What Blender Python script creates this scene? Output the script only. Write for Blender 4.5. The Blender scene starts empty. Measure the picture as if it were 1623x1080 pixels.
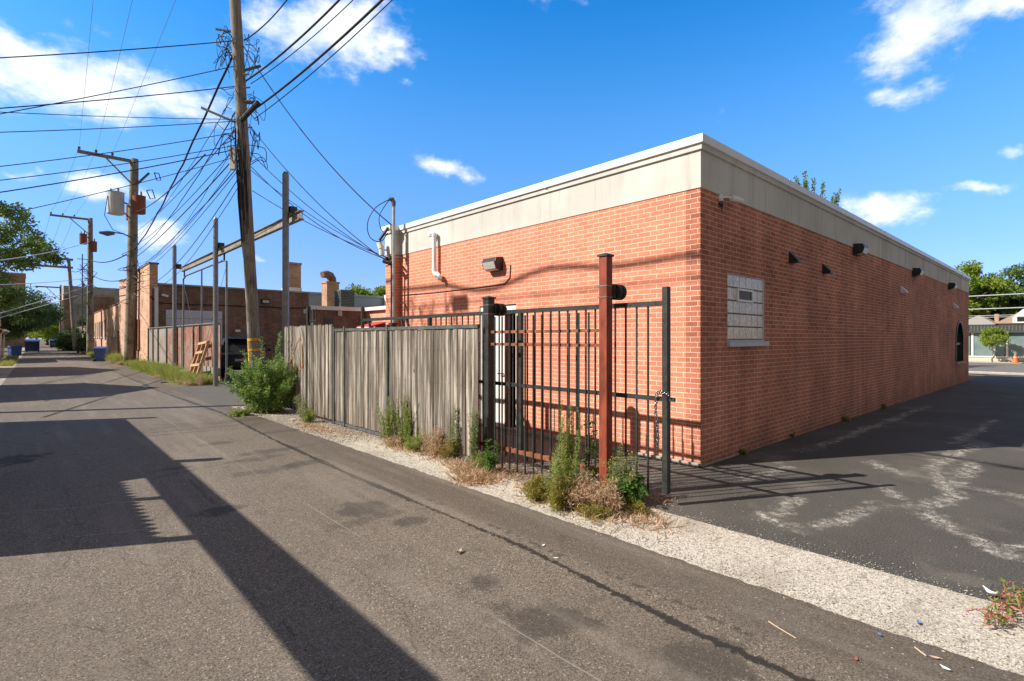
import bpy, math, random
import numpy as np
from mathutils import Vector, Matrix
R = math.radians
rng = np.random.default_rng(7)
random.seed(11)
sc = bpy.context.scene
col = sc.collection
# ------------------------------------------------------------------ camera, sun, sky, exposure
A = R(42.5); SA, CA = math.sin(A), math.cos(A)
F, CX, HV, EYE = 832.0, 811.5, 537.0, 1.67
cd = bpy.data.cameras.new('camera'); cam = bpy.data.objects.new('camera', cd); col.objects.link(cam)
cam.location = (0, 0, EYE); cam.rotation_euler = (R(90), 0, -A)
cd.sensor_width = 36; cd.lens = 36 * F / 1623; cd.shift_y = -(540 - HV) / 1623
cd.clip_end = 3000; cd.clip_start = 0.05
sc.camera = cam
SUN = Vector((1, -0.52, -0.85)).normalized()
ld = bpy.data.lights.new('sun', 'SUN'); sun = bpy.data.objects.new('sun', ld); col.objects.link(sun)
ld.energy = 4.9; ld.angle = R(0.5); ld.color = (1.0, 0.925, 0.82)
sun.rotation_euler = SUN.to_track_quat('-Z', 'Y').to_euler()
sc.view_settings.view_transform = 'Standard'; sc.view_settings.look = 'None'
sc.view_settings.exposure = 0.53; sc.view_settings.gamma = 1
SUN_EL = math.asin(-SUN.z); SUN_AZ = math.atan2(-SUN.x, -SUN.y)   # clockwise from +Y

def ray(u, v):
    a = (u - CX) / F; b = (HV - v) / F
    return Vector((SA + a * CA, CA - a * SA, b))
def G(u, v, z=0.0):            # ground point seen at a pixel
    Z = F * (EYE - z) / (v - HV); d = ray(u, v)
    return Vector((d.x * Z, d.y * Z, z))
def PX(u, v, x):               # point on the plane x = const
    d = ray(u, v); t = x / d.x; return Vector((x, d.y * t, EYE + d.z * t))
def PY(u, v, y):
    d = ray(u, v); t = y / d.y; return Vector((d.x * t, y, EYE + d.z * t))
def PZ(u, v, Z):               # point at camera depth Z
    d = ray(u, v); return Vector((d.x * Z, d.y * Z, EYE + d.z * Z))

# ------------------------------------------------------------------ node helpers
class NT:
    def __init__(s, tree): s.t = tree; s.n = tree.nodes; s.l = tree.links
    def new(s, kind, **kw):
        n = s.n.new(kind)
        for k, v in kw.items(): setattr(n, k, v)
        return n
    def put(s, sock, v):
        if isinstance(v, bpy.types.NodeSocket): s.l.new(v, sock)
        elif v is not None: sock.default_value = v
    def math(s, op, a, b=None, c=None, clamp=False):
        n = s.new('ShaderNodeMath', operation=op, use_clamp=clamp)
        s.put(n.inputs[0], a); s.put(n.inputs[1], b)
        if c is not None: s.put(n.inputs[2], c)
        return n.outputs[0]
    def vm(s, op, a, b=None, scale=None):
        n = s.new('ShaderNodeVectorMath', operation=op)
        s.put(n.inputs[0], a)
        if b is not None: s.put(n.inputs[1], b)
        if scale is not None: s.put(n.inputs['Scale'], scale)
        return n.outputs['Value'] if op in ('DOT_PRODUCT', 'LENGTH', 'DISTANCE') else n.outputs[0]
    def pos(s): return s.new('ShaderNodeNewGeometry').outputs['Position']
    def noise(s, vec, scale, detail=4, rough=0.55, out='Fac', dist=0.0):
        n = s.new('ShaderNodeTexNoise'); s.put(n.inputs['Vector'], vec)
        n.inputs['Scale'].default_value = scale; n.inputs['Detail'].default_value = detail
        n.inputs['Roughness'].default_value = rough; n.inputs['Distortion'].default_value = dist
        return n.outputs[out]
    def ramp(s, fac, lo, hi, a=0.0, b=1.0):
        n = s.new('ShaderNodeMapRange', interpolation_type='SMOOTHSTEP'); s.put(n.inputs[0], fac)
        for i, v in enumerate((lo, hi, a, b)): s.put(n.inputs[i + 1], v)
        return n.outputs[0]
    def mix(s, fac, a, b, mode='MIX'):
        n = s.new('ShaderNodeMix', data_type='RGBA', blend_type=mode)
        s.put(n.inputs[0], fac)
        for sock, v in ((n.inputs[6], a), (n.inputs[7], b)):
            if isinstance(v, tuple) and len(v) == 3: v = v + (1,)
            s.put(sock, v)
        return n.outputs[2]
    def bump(s, h, strength=0.5, dist=0.01, normal=None):
        n = s.new('ShaderNodeBump'); s.put(n.inputs['Height'], h)
        n.inputs['Strength'].default_value = strength; n.inputs['Distance'].default_value = dist
        if normal: s.l.new(normal, n.inputs['Normal'])
        return n.outputs[0]
def new_mat(name):
    m = bpy.data.materials.new(name); m.use_nodes = True
    t = NT(m.node_tree); b = m.node_tree.nodes['Principled BSDF']
    return m, t, b
def finish(t, b, color, rough=0.8, normal=None, metal=0.0, spec=0.4):
    if isinstance(color, tuple) and len(color) == 3: color = color + (1,)
    t.put(b.inputs['Base Color'], color); t.put(b.inputs['Roughness'], rough)
    b.inputs['Metallic'].default_value = metal; b.inputs['Specular IOR Level'].default_value = spec
    if normal: t.l.new(normal, b.inputs['Normal'])

def world():
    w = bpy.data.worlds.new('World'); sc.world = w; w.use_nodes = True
    t = NT(w.node_tree); bg = w.node_tree.nodes['Background']
    sky = t.new('ShaderNodeTexSky', sky_type='NISHITA', sun_disc=False)
    sky.sun_elevation = SUN_EL; sky.sun_rotation = SUN_AZ
    sky.air_density = 1.0; sky.dust_density = 0.3; sky.ozone_density = 3.0
    hs = t.new('ShaderNodeHueSaturation'); hs.inputs['Saturation'].default_value = 1.22; hs.inputs['Hue'].default_value = 0.505
    hs.inputs['Value'].default_value = 1.24
    t.l.new(sky.outputs[0], hs.inputs['Color'])
    d = t.vm('NORMALIZE', t.new('ShaderNodeTexCoord').outputs['Generated'])
    sz_ = t.new('ShaderNodeSeparateXYZ'); t.l.new(d, sz_.inputs[0])
    t.l.new(t.ramp(sz_.outputs[2], .12, .62, 1.14, 1.40), hs.inputs['Saturation'])
    warp = t.vm('SUBTRACT', t.noise(d, 9, 5, 0.6, 'Color'), (0.5, 0.5, 0.5))
    dw = t.vm('ADD', d, t.vm('SCALE', warp, scale=0.07))
    # (u, v, half width px, half height px, tilt deg, weight)
    clouds = [(120, 125, 200, 50, 4, 1.0), (250, 150, 130, 38, -5, 0.8), (40, 95, 90, 38, 0, 1.0), (520, 55, 130, 52, 8, 1.0), (600, 90, 90, 26, 20, .62), (700, 262, 56, 15, -22, 0.85),
              (1470, 35, 105, 55, 10, 1.0), (1425, 85, 62, 42, 8, 0.95), (1570, -5, 100, 34, 0, .9), (1435, 150, 60, 22, 0, 0.55), (1403, 330, 68, 25, 0, 1.0), (1556, 302, 44, 12, -3, 0.95),
              (165, 300, 56, 22, 4, 0.95), (225, 312, 40, 14, 0, 0.8), (250, 373, 44, 22, -3, 0.95), (405, 405, 26, 9, 0, 0.5), (30, 270, 36, 10, 0, 0.5), (1135, 190, 30, 14, 50, .3),
              (647, 128, 16, 9, 0, .6), (1620, 235, 26, 14, 0, .6), (1100, -140, 300, 60, 10, .8), (-300, 100, 200, 60, 0, .9), (2000, 300, 200, 50, 0, .9)]
    tot = None
    for (u, v, a, b_, tilt, wt) in clouds:
        c = ray(u, v).normalized()
        right = Vector((-c.y, c.x, 0)).normalized() * -1; up = right.cross(c).normalized()
        ct, st = math.cos(R(tilt)), math.sin(R(tilt))
        r2 = right * ct + up * st; u2 = up * ct - right * st
        ang = F / math.cos(math.atan((u - CX) / F)) ** -1.0
        k = 1 + ((u - CX) / F) ** 2 + ((v - HV) / F) ** 2; sx = 1.06 * a / F / k; sy = 1.05 * b_ / F / math.sqrt(k)
        p = t.math('MULTIPLY', t.vm('DOT_PRODUCT', dw, tuple(r2)), 1 / sx)
        q = t.math('MULTIPLY', t.vm('DOT_PRODUCT', t.vm('SUBTRACT', dw, tuple(c)), tuple(u2)), 1 / sy)
        s_ = t.math('ADD', t.math('MULTIPLY', p, p), t.math('MULTIPLY', q, q))
        front = t.math('GREATER_THAN', t.vm('DOT_PRODUCT', dw, tuple(c)), 0.5)
        g = t.math('MULTIPLY', t.math('MULTIPLY', t.math('EXPONENT', t.math('MULTIPLY', s_, -1.0)), wt), front)
        tot = g if tot is None else t.math('MAXIMUM', tot, g)
    sm = t.new('ShaderNodeMapping'); sm.inputs['Scale'].default_value = (1, 1, 1.7); t.l.new(d, sm.inputs[0])
    n1 = t.noise(sm.outputs[0], 11, 8, 0.62); n2 = t.noise(sm.outputs[0], 34, 6, 0.6)
    nn = t.math('ADD', t.math('MULTIPLY', n1, 0.85), t.math('MULTIPLY', n2, 0.42))
    f = t.ramp(t.math('ADD', tot, t.math('MULTIPLY', t.math('SUBTRACT', nn, 0.62), 1.7)), 0.22, 1.0)
    f = t.math('MULTIPLY', f, t.ramp(tot, 0.04, 0.22))
    f = t.math('MULTIPLY', f, 0.9)
    cc = t.mix(t.ramp(n1, 0.35, 0.65), (4.6, 5.1, 6.0), (6.2, 6.3, 6.4))
    low = t.mix(t.ramp(sz_.outputs[2], .0, .50), (.42, .47, .86), (.80, 1.10, 1.08))
    skyc = t.mix(1.0, hs.outputs[0], low, 'MULTIPLY')
    fwd = t.vm('DOT_PRODUCT', d, (SA, CA, 0))      # unseen warm grey overcast behind the viewer, added to dim and neutralise ambient light
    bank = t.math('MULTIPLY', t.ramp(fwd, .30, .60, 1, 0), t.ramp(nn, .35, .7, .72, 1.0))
    added_bankc = t.mix(t.ramp(n1, .35, .65), (1.15, 1.07, 1.0), (1.75, 1.62, 1.5))
    t.l.new(t.mix(bank, t.mix(f, skyc, cc), added_bankc), bg.inputs['Color'])
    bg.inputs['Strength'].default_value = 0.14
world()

# ------------------------------------------------------------------ materials
M = {}
def plain(name, c, rough=0.7, var=0.12, scale=6, metal=0.0, bump=0.15, spec=0.4, fine=60):
    m, t, b = new_mat(name); p = t.pos()
    n = t.noise(p, scale, 5); n2 = t.noise(p, fine, 3)
    f = t.ramp(t.math('ADD', t.math('MULTIPLY', n, .7), t.math('MULTIPLY', n2, .3)), 0.32, 0.68)
    dark = tuple(x * (1 - var * 1.4) for x in c); lite = tuple(min(1, x * (1 + var)) for x in c)
    finish(t, b, t.mix(f, dark, lite), t.ramp(n2, .3, .7, rough - .08, min(1, rough + .08)), t.bump(n2, bump, 0.004), metal, spec)
    M[name] = m; return m
def leafmat(name, c1, c2, trans=0.35, c3=None):
    m, t, b = new_mat(name)
    g = t.new('ShaderNodeNewGeometry'); r = g.outputs['Random Per Island']
    n = t.noise(g.outputs['Position'], 1.7, 3)
    c = t.mix(t.math('ADD', t.math('MULTIPLY', r, 0.75), t.math('MULTIPLY', t.ramp(n, .35, .65), 0.25)), c1, c2)
    if c3: c = t.mix(t.math('GREATER_THAN', r, 0.9), c, c3)
    finish(t, b, c, 0.6, spec=0.3)
    tr = t.new('ShaderNodeBsdfTranslucent'); t.l.new(c, tr.inputs[0])
    mx = t.new('ShaderNodeMixShader'); mx.inputs[0].default_value = trans
    t.l.new(b.outputs[0], mx.inputs[1]); t.l.new(tr.outputs[0], mx.inputs[2])
    out = [x for x in m.node_tree.nodes if x.type == 'OUTPUT_MATERIAL'][0]
    t.l.new(mx.outputs[0], out.inputs['Surface']); M[name] = m; return m
def brick(name, ca, cb, mortar, w=0.2032, h=0.0677, ms=0.0052, dark=None, stain=0.25, seed=0.0, patch=None, darkz=None):
    m, t, b = new_mat(name); p = t.pos()
    sx = t.new('ShaderNodeSeparateXYZ'); t.l.new(p, sx.inputs[0])
    cx = t.new('ShaderNodeCombineXYZ'); t.l.new(t.math('ADD', t.math('ADD', sx.outputs[0], sx.outputs[1]), seed), cx.inputs[0]); t.l.new(t.math('ADD', sx.outputs[2], 10.0 - 10.0 % h), cx.inputs[1])
    wob = t.vm('SCALE', t.vm('SUBTRACT', t.noise(p, 14, 3, .5, 'Color'), (.5, .5, .5)), scale=0.004)
    vec = t.vm('ADD', cx.outputs[0], wob)
    def bt(c1, c2, mo, bias):
        n = t.new('ShaderNodeTexBrick', offset=0.5, squash=1.0); t.l.new(vec, n.inputs['Vector'])
        for k, v in (('Color1', c1), ('Color2', c2), ('Mortar', mo)): n.inputs[k].default_value = v + (1,)
        n.inputs['Scale'].default_value = 1; n.inputs['Mortar Size'].default_value = ms; n.inputs['Mortar Smooth'].default_value = .25
        n.inputs['Bias'].default_value = bias; n.inputs['Brick Width'].default_value = w; n.inputs['Row Height'].default_value = h
        return n
    b1 = bt(ca, cb, mortar, 0.0)
    c = b1.outputs['Color']
    if dark:
        b2 = bt((0, 0, 0), (1, 1, 1), (0, 0, 0), -.1)
        sel = t.ramp(t.math('ADD', b2.outputs['Color'], t.math('MULTIPLY', t.noise(p, .55, 3), .9)), 1.02, 1.22)
        sel = t.math('MULTIPLY', sel, t.math('SUBTRACT', 1.0, b1.outputs['Fac']))
        if darkz: sel = t.math('MULTIPLY', sel, t.ramp(sx.outputs[2], darkz[0], darkz[1]))
        c = t.mix(t.math('MULTIPLY', sel, .7), c, dark)
    n1 = t.noise(p, 0.9, 5, .6); n2 = t.noise(p, 45, 4, .6)
    vs = t.new('ShaderNodeMapping'); vs.inputs['Scale'].default_value = (3.5, 3.5, .25); t.l.new(p, vs.inputs[0])
    n3 = t.noise(vs.outputs[0], 1.2, 4)
    vs2 = t.new('ShaderNodeMapping'); vs2.inputs['Scale'].default_value = (.25, .25, 14.77); t.l.new(p, vs2.inputs[0])
    nrow = t.noise(vs2.outputs[0], 1.0, 2, .5)
    ns = t.noise(p, .33, 4, .6)
    v = t.math('ADD', t.ramp(n1, .3, .7, 1 - stain, 1.08), t.ramp(n2, .25, .75, -.13, .13))
    v = t.math('MULTIPLY', v, t.ramp(n3, .3, .62, 1 - stain * .6, 1.04))
    v = t.math('MULTIPLY', v, t.ramp(nrow, .3, .7, .97, 1.02))
    c = t.mix(1.0, c, t.vm('MULTIPLY', (1, 1, 1), v), 'MULTIPLY')
    c = t.mix(t.ramp(t.math('ADD', ns, t.math('MULTIPLY', n2, .15)), .62, .8, 0, .12), c, (.75, .62, .52))
    if patch:      # dirt splash and damp near the footing
        c = t.mix(t.math('MULTIPLY', t.ramp(t.math('ADD', sx.outputs[2], t.math('MULTIPLY', n1, .35)), patch[0], patch[1], 1, 0), patch[2]), c, (.10, .055, .04))
    cv = t.new('ShaderNodeVectorMath', operation='MULTIPLY')
    hgt = t.math('ADD', t.math('SUBTRACT', 1.0, b1.outputs['Fac']), t.math('MULTIPLY', n2, .35))
    finish(t, b, c, .88, t.bump(hgt, .55, .006), spec=.25); M[name] = m; return m
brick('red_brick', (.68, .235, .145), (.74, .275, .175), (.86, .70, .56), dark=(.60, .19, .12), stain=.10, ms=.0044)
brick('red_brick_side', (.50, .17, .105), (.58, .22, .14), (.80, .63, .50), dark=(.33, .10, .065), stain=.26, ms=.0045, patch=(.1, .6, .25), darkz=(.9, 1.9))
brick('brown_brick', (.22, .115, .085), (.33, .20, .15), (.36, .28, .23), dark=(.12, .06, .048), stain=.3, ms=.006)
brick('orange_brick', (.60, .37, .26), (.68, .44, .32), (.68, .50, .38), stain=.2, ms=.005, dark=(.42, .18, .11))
brick('chimney_brick', (.42, .22, .13), (.58, .35, .22), (.55, .45, .35), stain=.2, dark=(.25, .1, .06), ms=.007)
brick('garage_brick', (.32, .15, .09), (.42, .22, .14), (.45, .36, .3), stain=.25, dark=(.2, .08, .05))
brick('tower_brick', (.34, .18, .12), (.42, .24, .16), (.42, .32, .26), stain=.2, ms=.006)
def m_stucco():
    m, t, b = new_mat('stucco'); p = t.pos(); n = t.noise(p, .7, 5, .6); f = t.noise(p, 70, 3)
    mp = t.new('ShaderNodeMapping'); mp.inputs['Scale'].default_value = (2.2, 2.2, .18); t.l.new(p, mp.inputs[0]); dr = t.noise(mp.outputs[0], 2.0, 5, .6)
    mp2 = t.new('ShaderNodeMapping'); mp2.inputs['Scale'].default_value = (14, 14, .6); t.l.new(p, mp2.inputs[0]); d2 = t.noise(mp2.outputs[0], 1.0, 4, .6)
    c = t.mix(t.ramp(n, .35, .65), (.54, .53, .50), (.64, .63, .60)); c = t.mix(t.ramp(dr, .5, .72, 0, .35), c, (.36, .34, .31)); c = t.mix(t.ramp(d2, .62, .74, 0, .4), c, (.27, .25, .23))
    finish(t, b, c, .9, t.bump(t.math('ADD', f, t.math('MULTIPLY', n, 3)), .35, .006), spec=.2); M['stucco'] = m
m_stucco()
plain('white_metal', (.80, .81, .80), .35, .04, 3, bump=.05)
plain('white_paint', (.78, .77, .74), .6, .06, 4)
plain('white_vinyl', (.82, .83, .84), .4, .03)
plain('window_frame', (.52, .54, .60), .5, .06)
plain('black_paint', (.032, .035, .034), .45, .3, 9, spec=.5, bump=.25)
plain('grey_steel', (.13, .14, .135), .5, .2, 8, metal=.3)
plain('mast_steel', (.42, .43, .44), .4, .12, 8, metal=.35)
plain('galvanised', (.25, .26, .26), .42, .15, 8, metal=.6)
plain('zinc_beam', (.30, .27, .23), .6, .25, 5, metal=.2)
plain('rust', (.24, .085, .045), .85, .35, 14, bump=.4)
plain('black_plastic', (.025, .026, .03), .4, .1)
plain('black_rubber', (.02, .02, .022), .6, .1)
plain('cable', (.014, .014, .016), .6, .1)
plain('grey_cable', (.16, .16, .165), .6, .1)
plain('light_cable', (.45, .47, .5), .6, .1)
plain('concrete', (.44, .41, .36), .9, .15, 3, bump=.4)
plain('grey_concrete', (.36, .35, .32), .9, .2, 1.2, bump=.4)
plain('dark_door', (.12, .14, .17), .5, .1)
plain('garage_door', (.60, .63, .72), .5, .06)
plain('brown_frame', (.20, .09, .06), .6, .15)
plain('terracotta', (.22, .13, .09), .8, .45, 5)
plain('transformer_grey', (.52, .55, .58), .45, .1, 5)
plain('porcelain', (.30, .17, .12), .3, .1)
plain('blue_bin', (.05, .11, .36), .5, .1, 4)
plain('dark_blue_bin', (.025, .04, .13), .5, .1, 4)
plain('pallet_wood', (.48, .29, .17), .85, .25, 9, bump=.4)
plain('roof_shingle', (.30, .22, .17), .95, .25, 12, bump=.5)
plain('grey_shingle', (.32, .31, .29), .95, .2, 12, bump=.5)
plain('roof_felt', (.34, .35, .36), .9, .1)
plain('blue_metal', (.30, .36, .42), .5, .1)
plain('red_canvas', (.50, .06, .05), .8, .1)
plain('bark', (.12, .085, .06), .95, .3, 12, bump=.6)
plain('siding_pale', (.62, .52, .42), .8, .08)
plain('store_panel', (.045, .05, .055), .6, .1)
plain('orange_plastic', (.80, .17, .04), .5, .06)
plain('paper_white', (.80, .80, .78), .8, .04)
plain('paper_tan', (.55, .42, .28), .8, .1)
plain('red_plastic', (.45, .10, .08), .5, .05)
plain('blue_paper', (.10, .22, .50), .6, .05)
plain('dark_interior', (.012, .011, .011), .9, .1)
plain('chrome', (.34, .34, .35), .2, .05, metal=.9)
plain('grey_box', (.50, .50, .48), .5, .08)
plain('stem_green', (.16, .20, .06), .7, .2)
plain('stem_pink', (.45, .10, .11), .6, .2)
plain('yellow_paint', (.72, .42, .02), .7, .35, 20)
leafmat('leaf_tree', (.09, .17, .045), (.27, .37, .10), .45)
leafmat('leaf_tree_dark', (.055, .11, .045), (.17, .25, .09), .4)
leafmat('leaf_bright', (.14, .25, .03), (.34, .42, .06), .4)
leafmat('leaf_bush', (.11, .21, .04), (.34, .48, .13), .4, (.45, .50, .2))
leafmat('leaf_weed', (.19, .27, .05), (.42, .47, .13), .35, (.30, .30, .10))
leafmat('leaf_grey', (.18, .24, .10), (.38, .43, .20), .35)
leafmat('leaf_olive', (.22, .21, .04), (.40, .34, .08), .35, (.36, .24, .08))
leafmat('leaf_dry', (.38, .25, .15), (.70, .52, .35), .3, (.40, .22, .12))
leafmat('leaf_grass', (.16, .24, .04), (.40, .47, .10), .4, (.52, .42, .2))
leafmat('leaf_broad', (.045, .13, .02), (.14, .27, .05), .35)
leafmat('petal_yellow', (.75, .50, .02), (.8, .62, .05), .3)
leafmat('petal_pink', (.55, .16, .20), (.65, .30, .33), .3)
leafmat('leaf_red', (.18, .27, .05), (.36, .34, .08), .35, (.50, .16, .12))

def m_glass():
    m, t, b = new_mat('window_glass'); finish(t, b, (.025, .028, .03), .08, spec=.45); M['window_glass'] = m
    m, t, b = new_mat('store_glass'); n = t.noise(t.pos(), .4, 3)
    finish(t, b, t.mix(t.ramp(n, .35, .65), (.13, .19, .19), (.22, .28, .28)), .12, spec=.7); M['store_glass'] = m
    m, t, b = new_mat('car_paint'); finish(t, b, (.012, .017, .032), .18, spec=.6); b.inputs['Coat Weight'].default_value = .6; M['car_paint'] = m
    m, t, b = new_mat('tail_lamp'); finish(t, b, (.85, .05, .04), .2, spec=.6); M['tail_lamp'] = m
    m, t, b = new_mat('lamp_lens'); n = t.noise(t.pos(), 70, 3)
    finish(t, b, t.mix(t.ramp(n, .4, .6), (.36, .34, .30), (.62, .60, .55)), .25, t.bump(n, .5, .01), spec=.6); M['lamp_lens'] = m
m_glass()
def m_glassblock():
    m, t, b = new_mat('glass_block'); p = t.pos()
    sx = t.new('ShaderNodeSeparateXYZ'); t.l.new(p, sx.inputs[0])
    mp = t.new('ShaderNodeMapping'); mp.inputs['Scale'].default_value = (1.3, 1, .3); mp.inputs['Rotation'].default_value = (0, R(14), 0); t.l.new(p, mp.inputs[0])
    n = t.noise(mp.outputs[0], 60, 4, .6, dist=1.5); n2 = t.noise(p, 3, 3)
    c = t.mix(t.ramp(n, .38, .62), (.45, .37, .28), (1.0, .92, .78))
    c = t.mix(t.math('MULTIPLY', t.ramp(n2, .4, .7), .3), c, (.33, .33, .28))
    finish(t, b, c, .2, t.bump(n, .35, .012), spec=.8); M['glass_block'] = m
m_glassblock()
def m_pole():
    for name, c1, c2, c3 in (('pole_wood', (.135, .12, .10), (.34, .31, .27), (.085, .07, .055)), ('red_post', (.16, .035, .02), (.30, .07, .038), (.09, .03, .02))):
        m, t, b = new_mat(name); p = t.pos()
        mp = t.new('ShaderNodeMapping'); mp.inputs['Scale'].default_value = (1, 1, .035) if name == 'pole_wood' else (1, 1, .3); t.l.new(p, mp.inputs[0])
        n = t.noise(mp.outputs[0], 55 if name == 'pole_wood' else 14, 5, .65); n2 = t.noise(p, 2.4, 4)
        c = t.mix(t.ramp(n, .32, .66), c1, c2); c = t.mix(t.math('MULTIPLY', t.ramp(n2, .48, .7), .7), c, c3)
        finish(t, b, c, .88 if name == 'pole_wood' else .5, t.bump(n, .8 if name == 'pole_wood' else .15, .01), spec=.3)
        M[name] = m
m_pole()
def m_fencewood():
    m, t, b = new_mat('grey_wood'); g = t.new('ShaderNodeNewGeometry'); p = g.outputs['Position']; r = g.outputs['Random Per Island']
    off = t.vm('SCALE', (3.1, 7.7, 5.3), scale=t.math('MULTIPLY', r, 20.0))
    pp = t.vm('ADD', p, off)
    mp = t.new('ShaderNodeMapping'); mp.inputs['Scale'].default_value = (1, 1, .022); t.l.new(pp, mp.inputs[0])
    n = t.noise(mp.outputs[0], 38, 6, .7, dist=.25); nf = t.noise(mp.outputs[0], 170, 4, .7)
    mp2 = t.new('ShaderNodeMapping'); mp2.inputs['Scale'].default_value = (1.6, 1.6, .10); t.l.new(pp, mp2.inputs[0])
    n2 = t.noise(mp2.outputs[0], 7, 4, .6)
    f = t.math('ADD', t.math('MULTIPLY', n, .62), t.math('MULTIPLY', nf, .38))
    c = t.mix(t.ramp(f, .38, .60), (.11, .088, .07), (.62, .57, .50))
    c = t.mix(t.ramp(n2, .40, .60, 0, .82), c, (.12, .095, .075))
    c = t.mix(t.ramp(n, .34, .41, .92, 0), c, (.03, .022, .016))
    c = t.mix(1.0, c, t.vm('MULTIPLY', (1, 1, 1), t.ramp(r, 0, 1, .52, 1.0)), 'MULTIPLY')
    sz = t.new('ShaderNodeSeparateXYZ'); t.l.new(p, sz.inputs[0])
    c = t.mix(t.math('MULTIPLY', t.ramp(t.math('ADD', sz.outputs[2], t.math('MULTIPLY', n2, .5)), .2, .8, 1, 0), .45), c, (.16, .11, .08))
    vo = t.new('ShaderNodeTexVoronoi'); mp3 = t.new('ShaderNodeMapping'); mp3.inputs['Scale'].default_value = (1, 1, .5); t.l.new(pp, mp3.inputs[0]); t.l.new(mp3.outputs[0], vo.inputs['Vector']); vo.inputs['Scale'].default_value = 3.3
    c = t.mix(t.ramp(vo.outputs['Distance'], .035, .085, .85, 0), c, (.07, .045, .03))
    finish(t, b, c, .9, t.bump(f, .9, .008), spec=.2); M['grey_wood'] = m
    m, t, b = new_mat('rusty_sheet'); p = t.pos(); n = t.noise(p, 2.2, 6, .65); n2 = t.noise(p, 9, 5, .7)
    c = t.mix(t.ramp(n, .42, .58), (.25, .20, .17), (.26, .10, .06)); c = t.mix(t.ramp(n2, .58, .64, 0, .8), c, (.42, .36, .32)); c = t.mix(t.ramp(n2, .30, .40, .6, 0), c, (.10, .05, .035))
    finish(t, b, c, .8, t.bump(n2, .3, .01)); M['rusty_sheet'] = m
    m, t, b = new_mat('board_grey'); p = t.pos(); mp = t.new('ShaderNodeMapping'); mp.inputs['Scale'].default_value = (1, 1, .08); t.l.new(p, mp.inputs[0])
    n = t.noise(mp.outputs[0], 22, 5, .6); n2 = t.noise(p, 1.5, 4)
    c = t.mix(t.ramp(n, .35, .65), (.17, .15, .13), (.36, .33, .29)); c = t.mix(t.ramp(n2, .5, .65, 0, .5), c, (.25, .13, .09))
    finish(t, b, c, .9, t.bump(n, .5, .01)); M['board_grey'] = m
m_fencewood()
def poly_dist(t, p2, paths):   # distance (metres) in the ground plane to a set of polylines
    best = None
    for path in paths:
        for a, b in zip(path[:-1], path[1:]):
            ba = Vector((b[0] - a[0], b[1] - a[1], 0)); L2 = max(ba.length_squared, 1e-6)
            pa = t.vm('SUBTRACT', p2, (a[0], a[1], 0))
            h = t.math('MULTIPLY', t.vm('DOT_PRODUCT', pa, tuple(ba)), 1 / L2, clamp=True)
            d = t.vm('LENGTH', t.vm('SUBTRACT', pa, t.vm('SCALE', tuple(ba), scale=h)))
            best = d if best is None else t.math('MINIMUM', best, d)
    return best
def g2(u, v): q = G(u, v); return (q.x, q.y)
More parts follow.
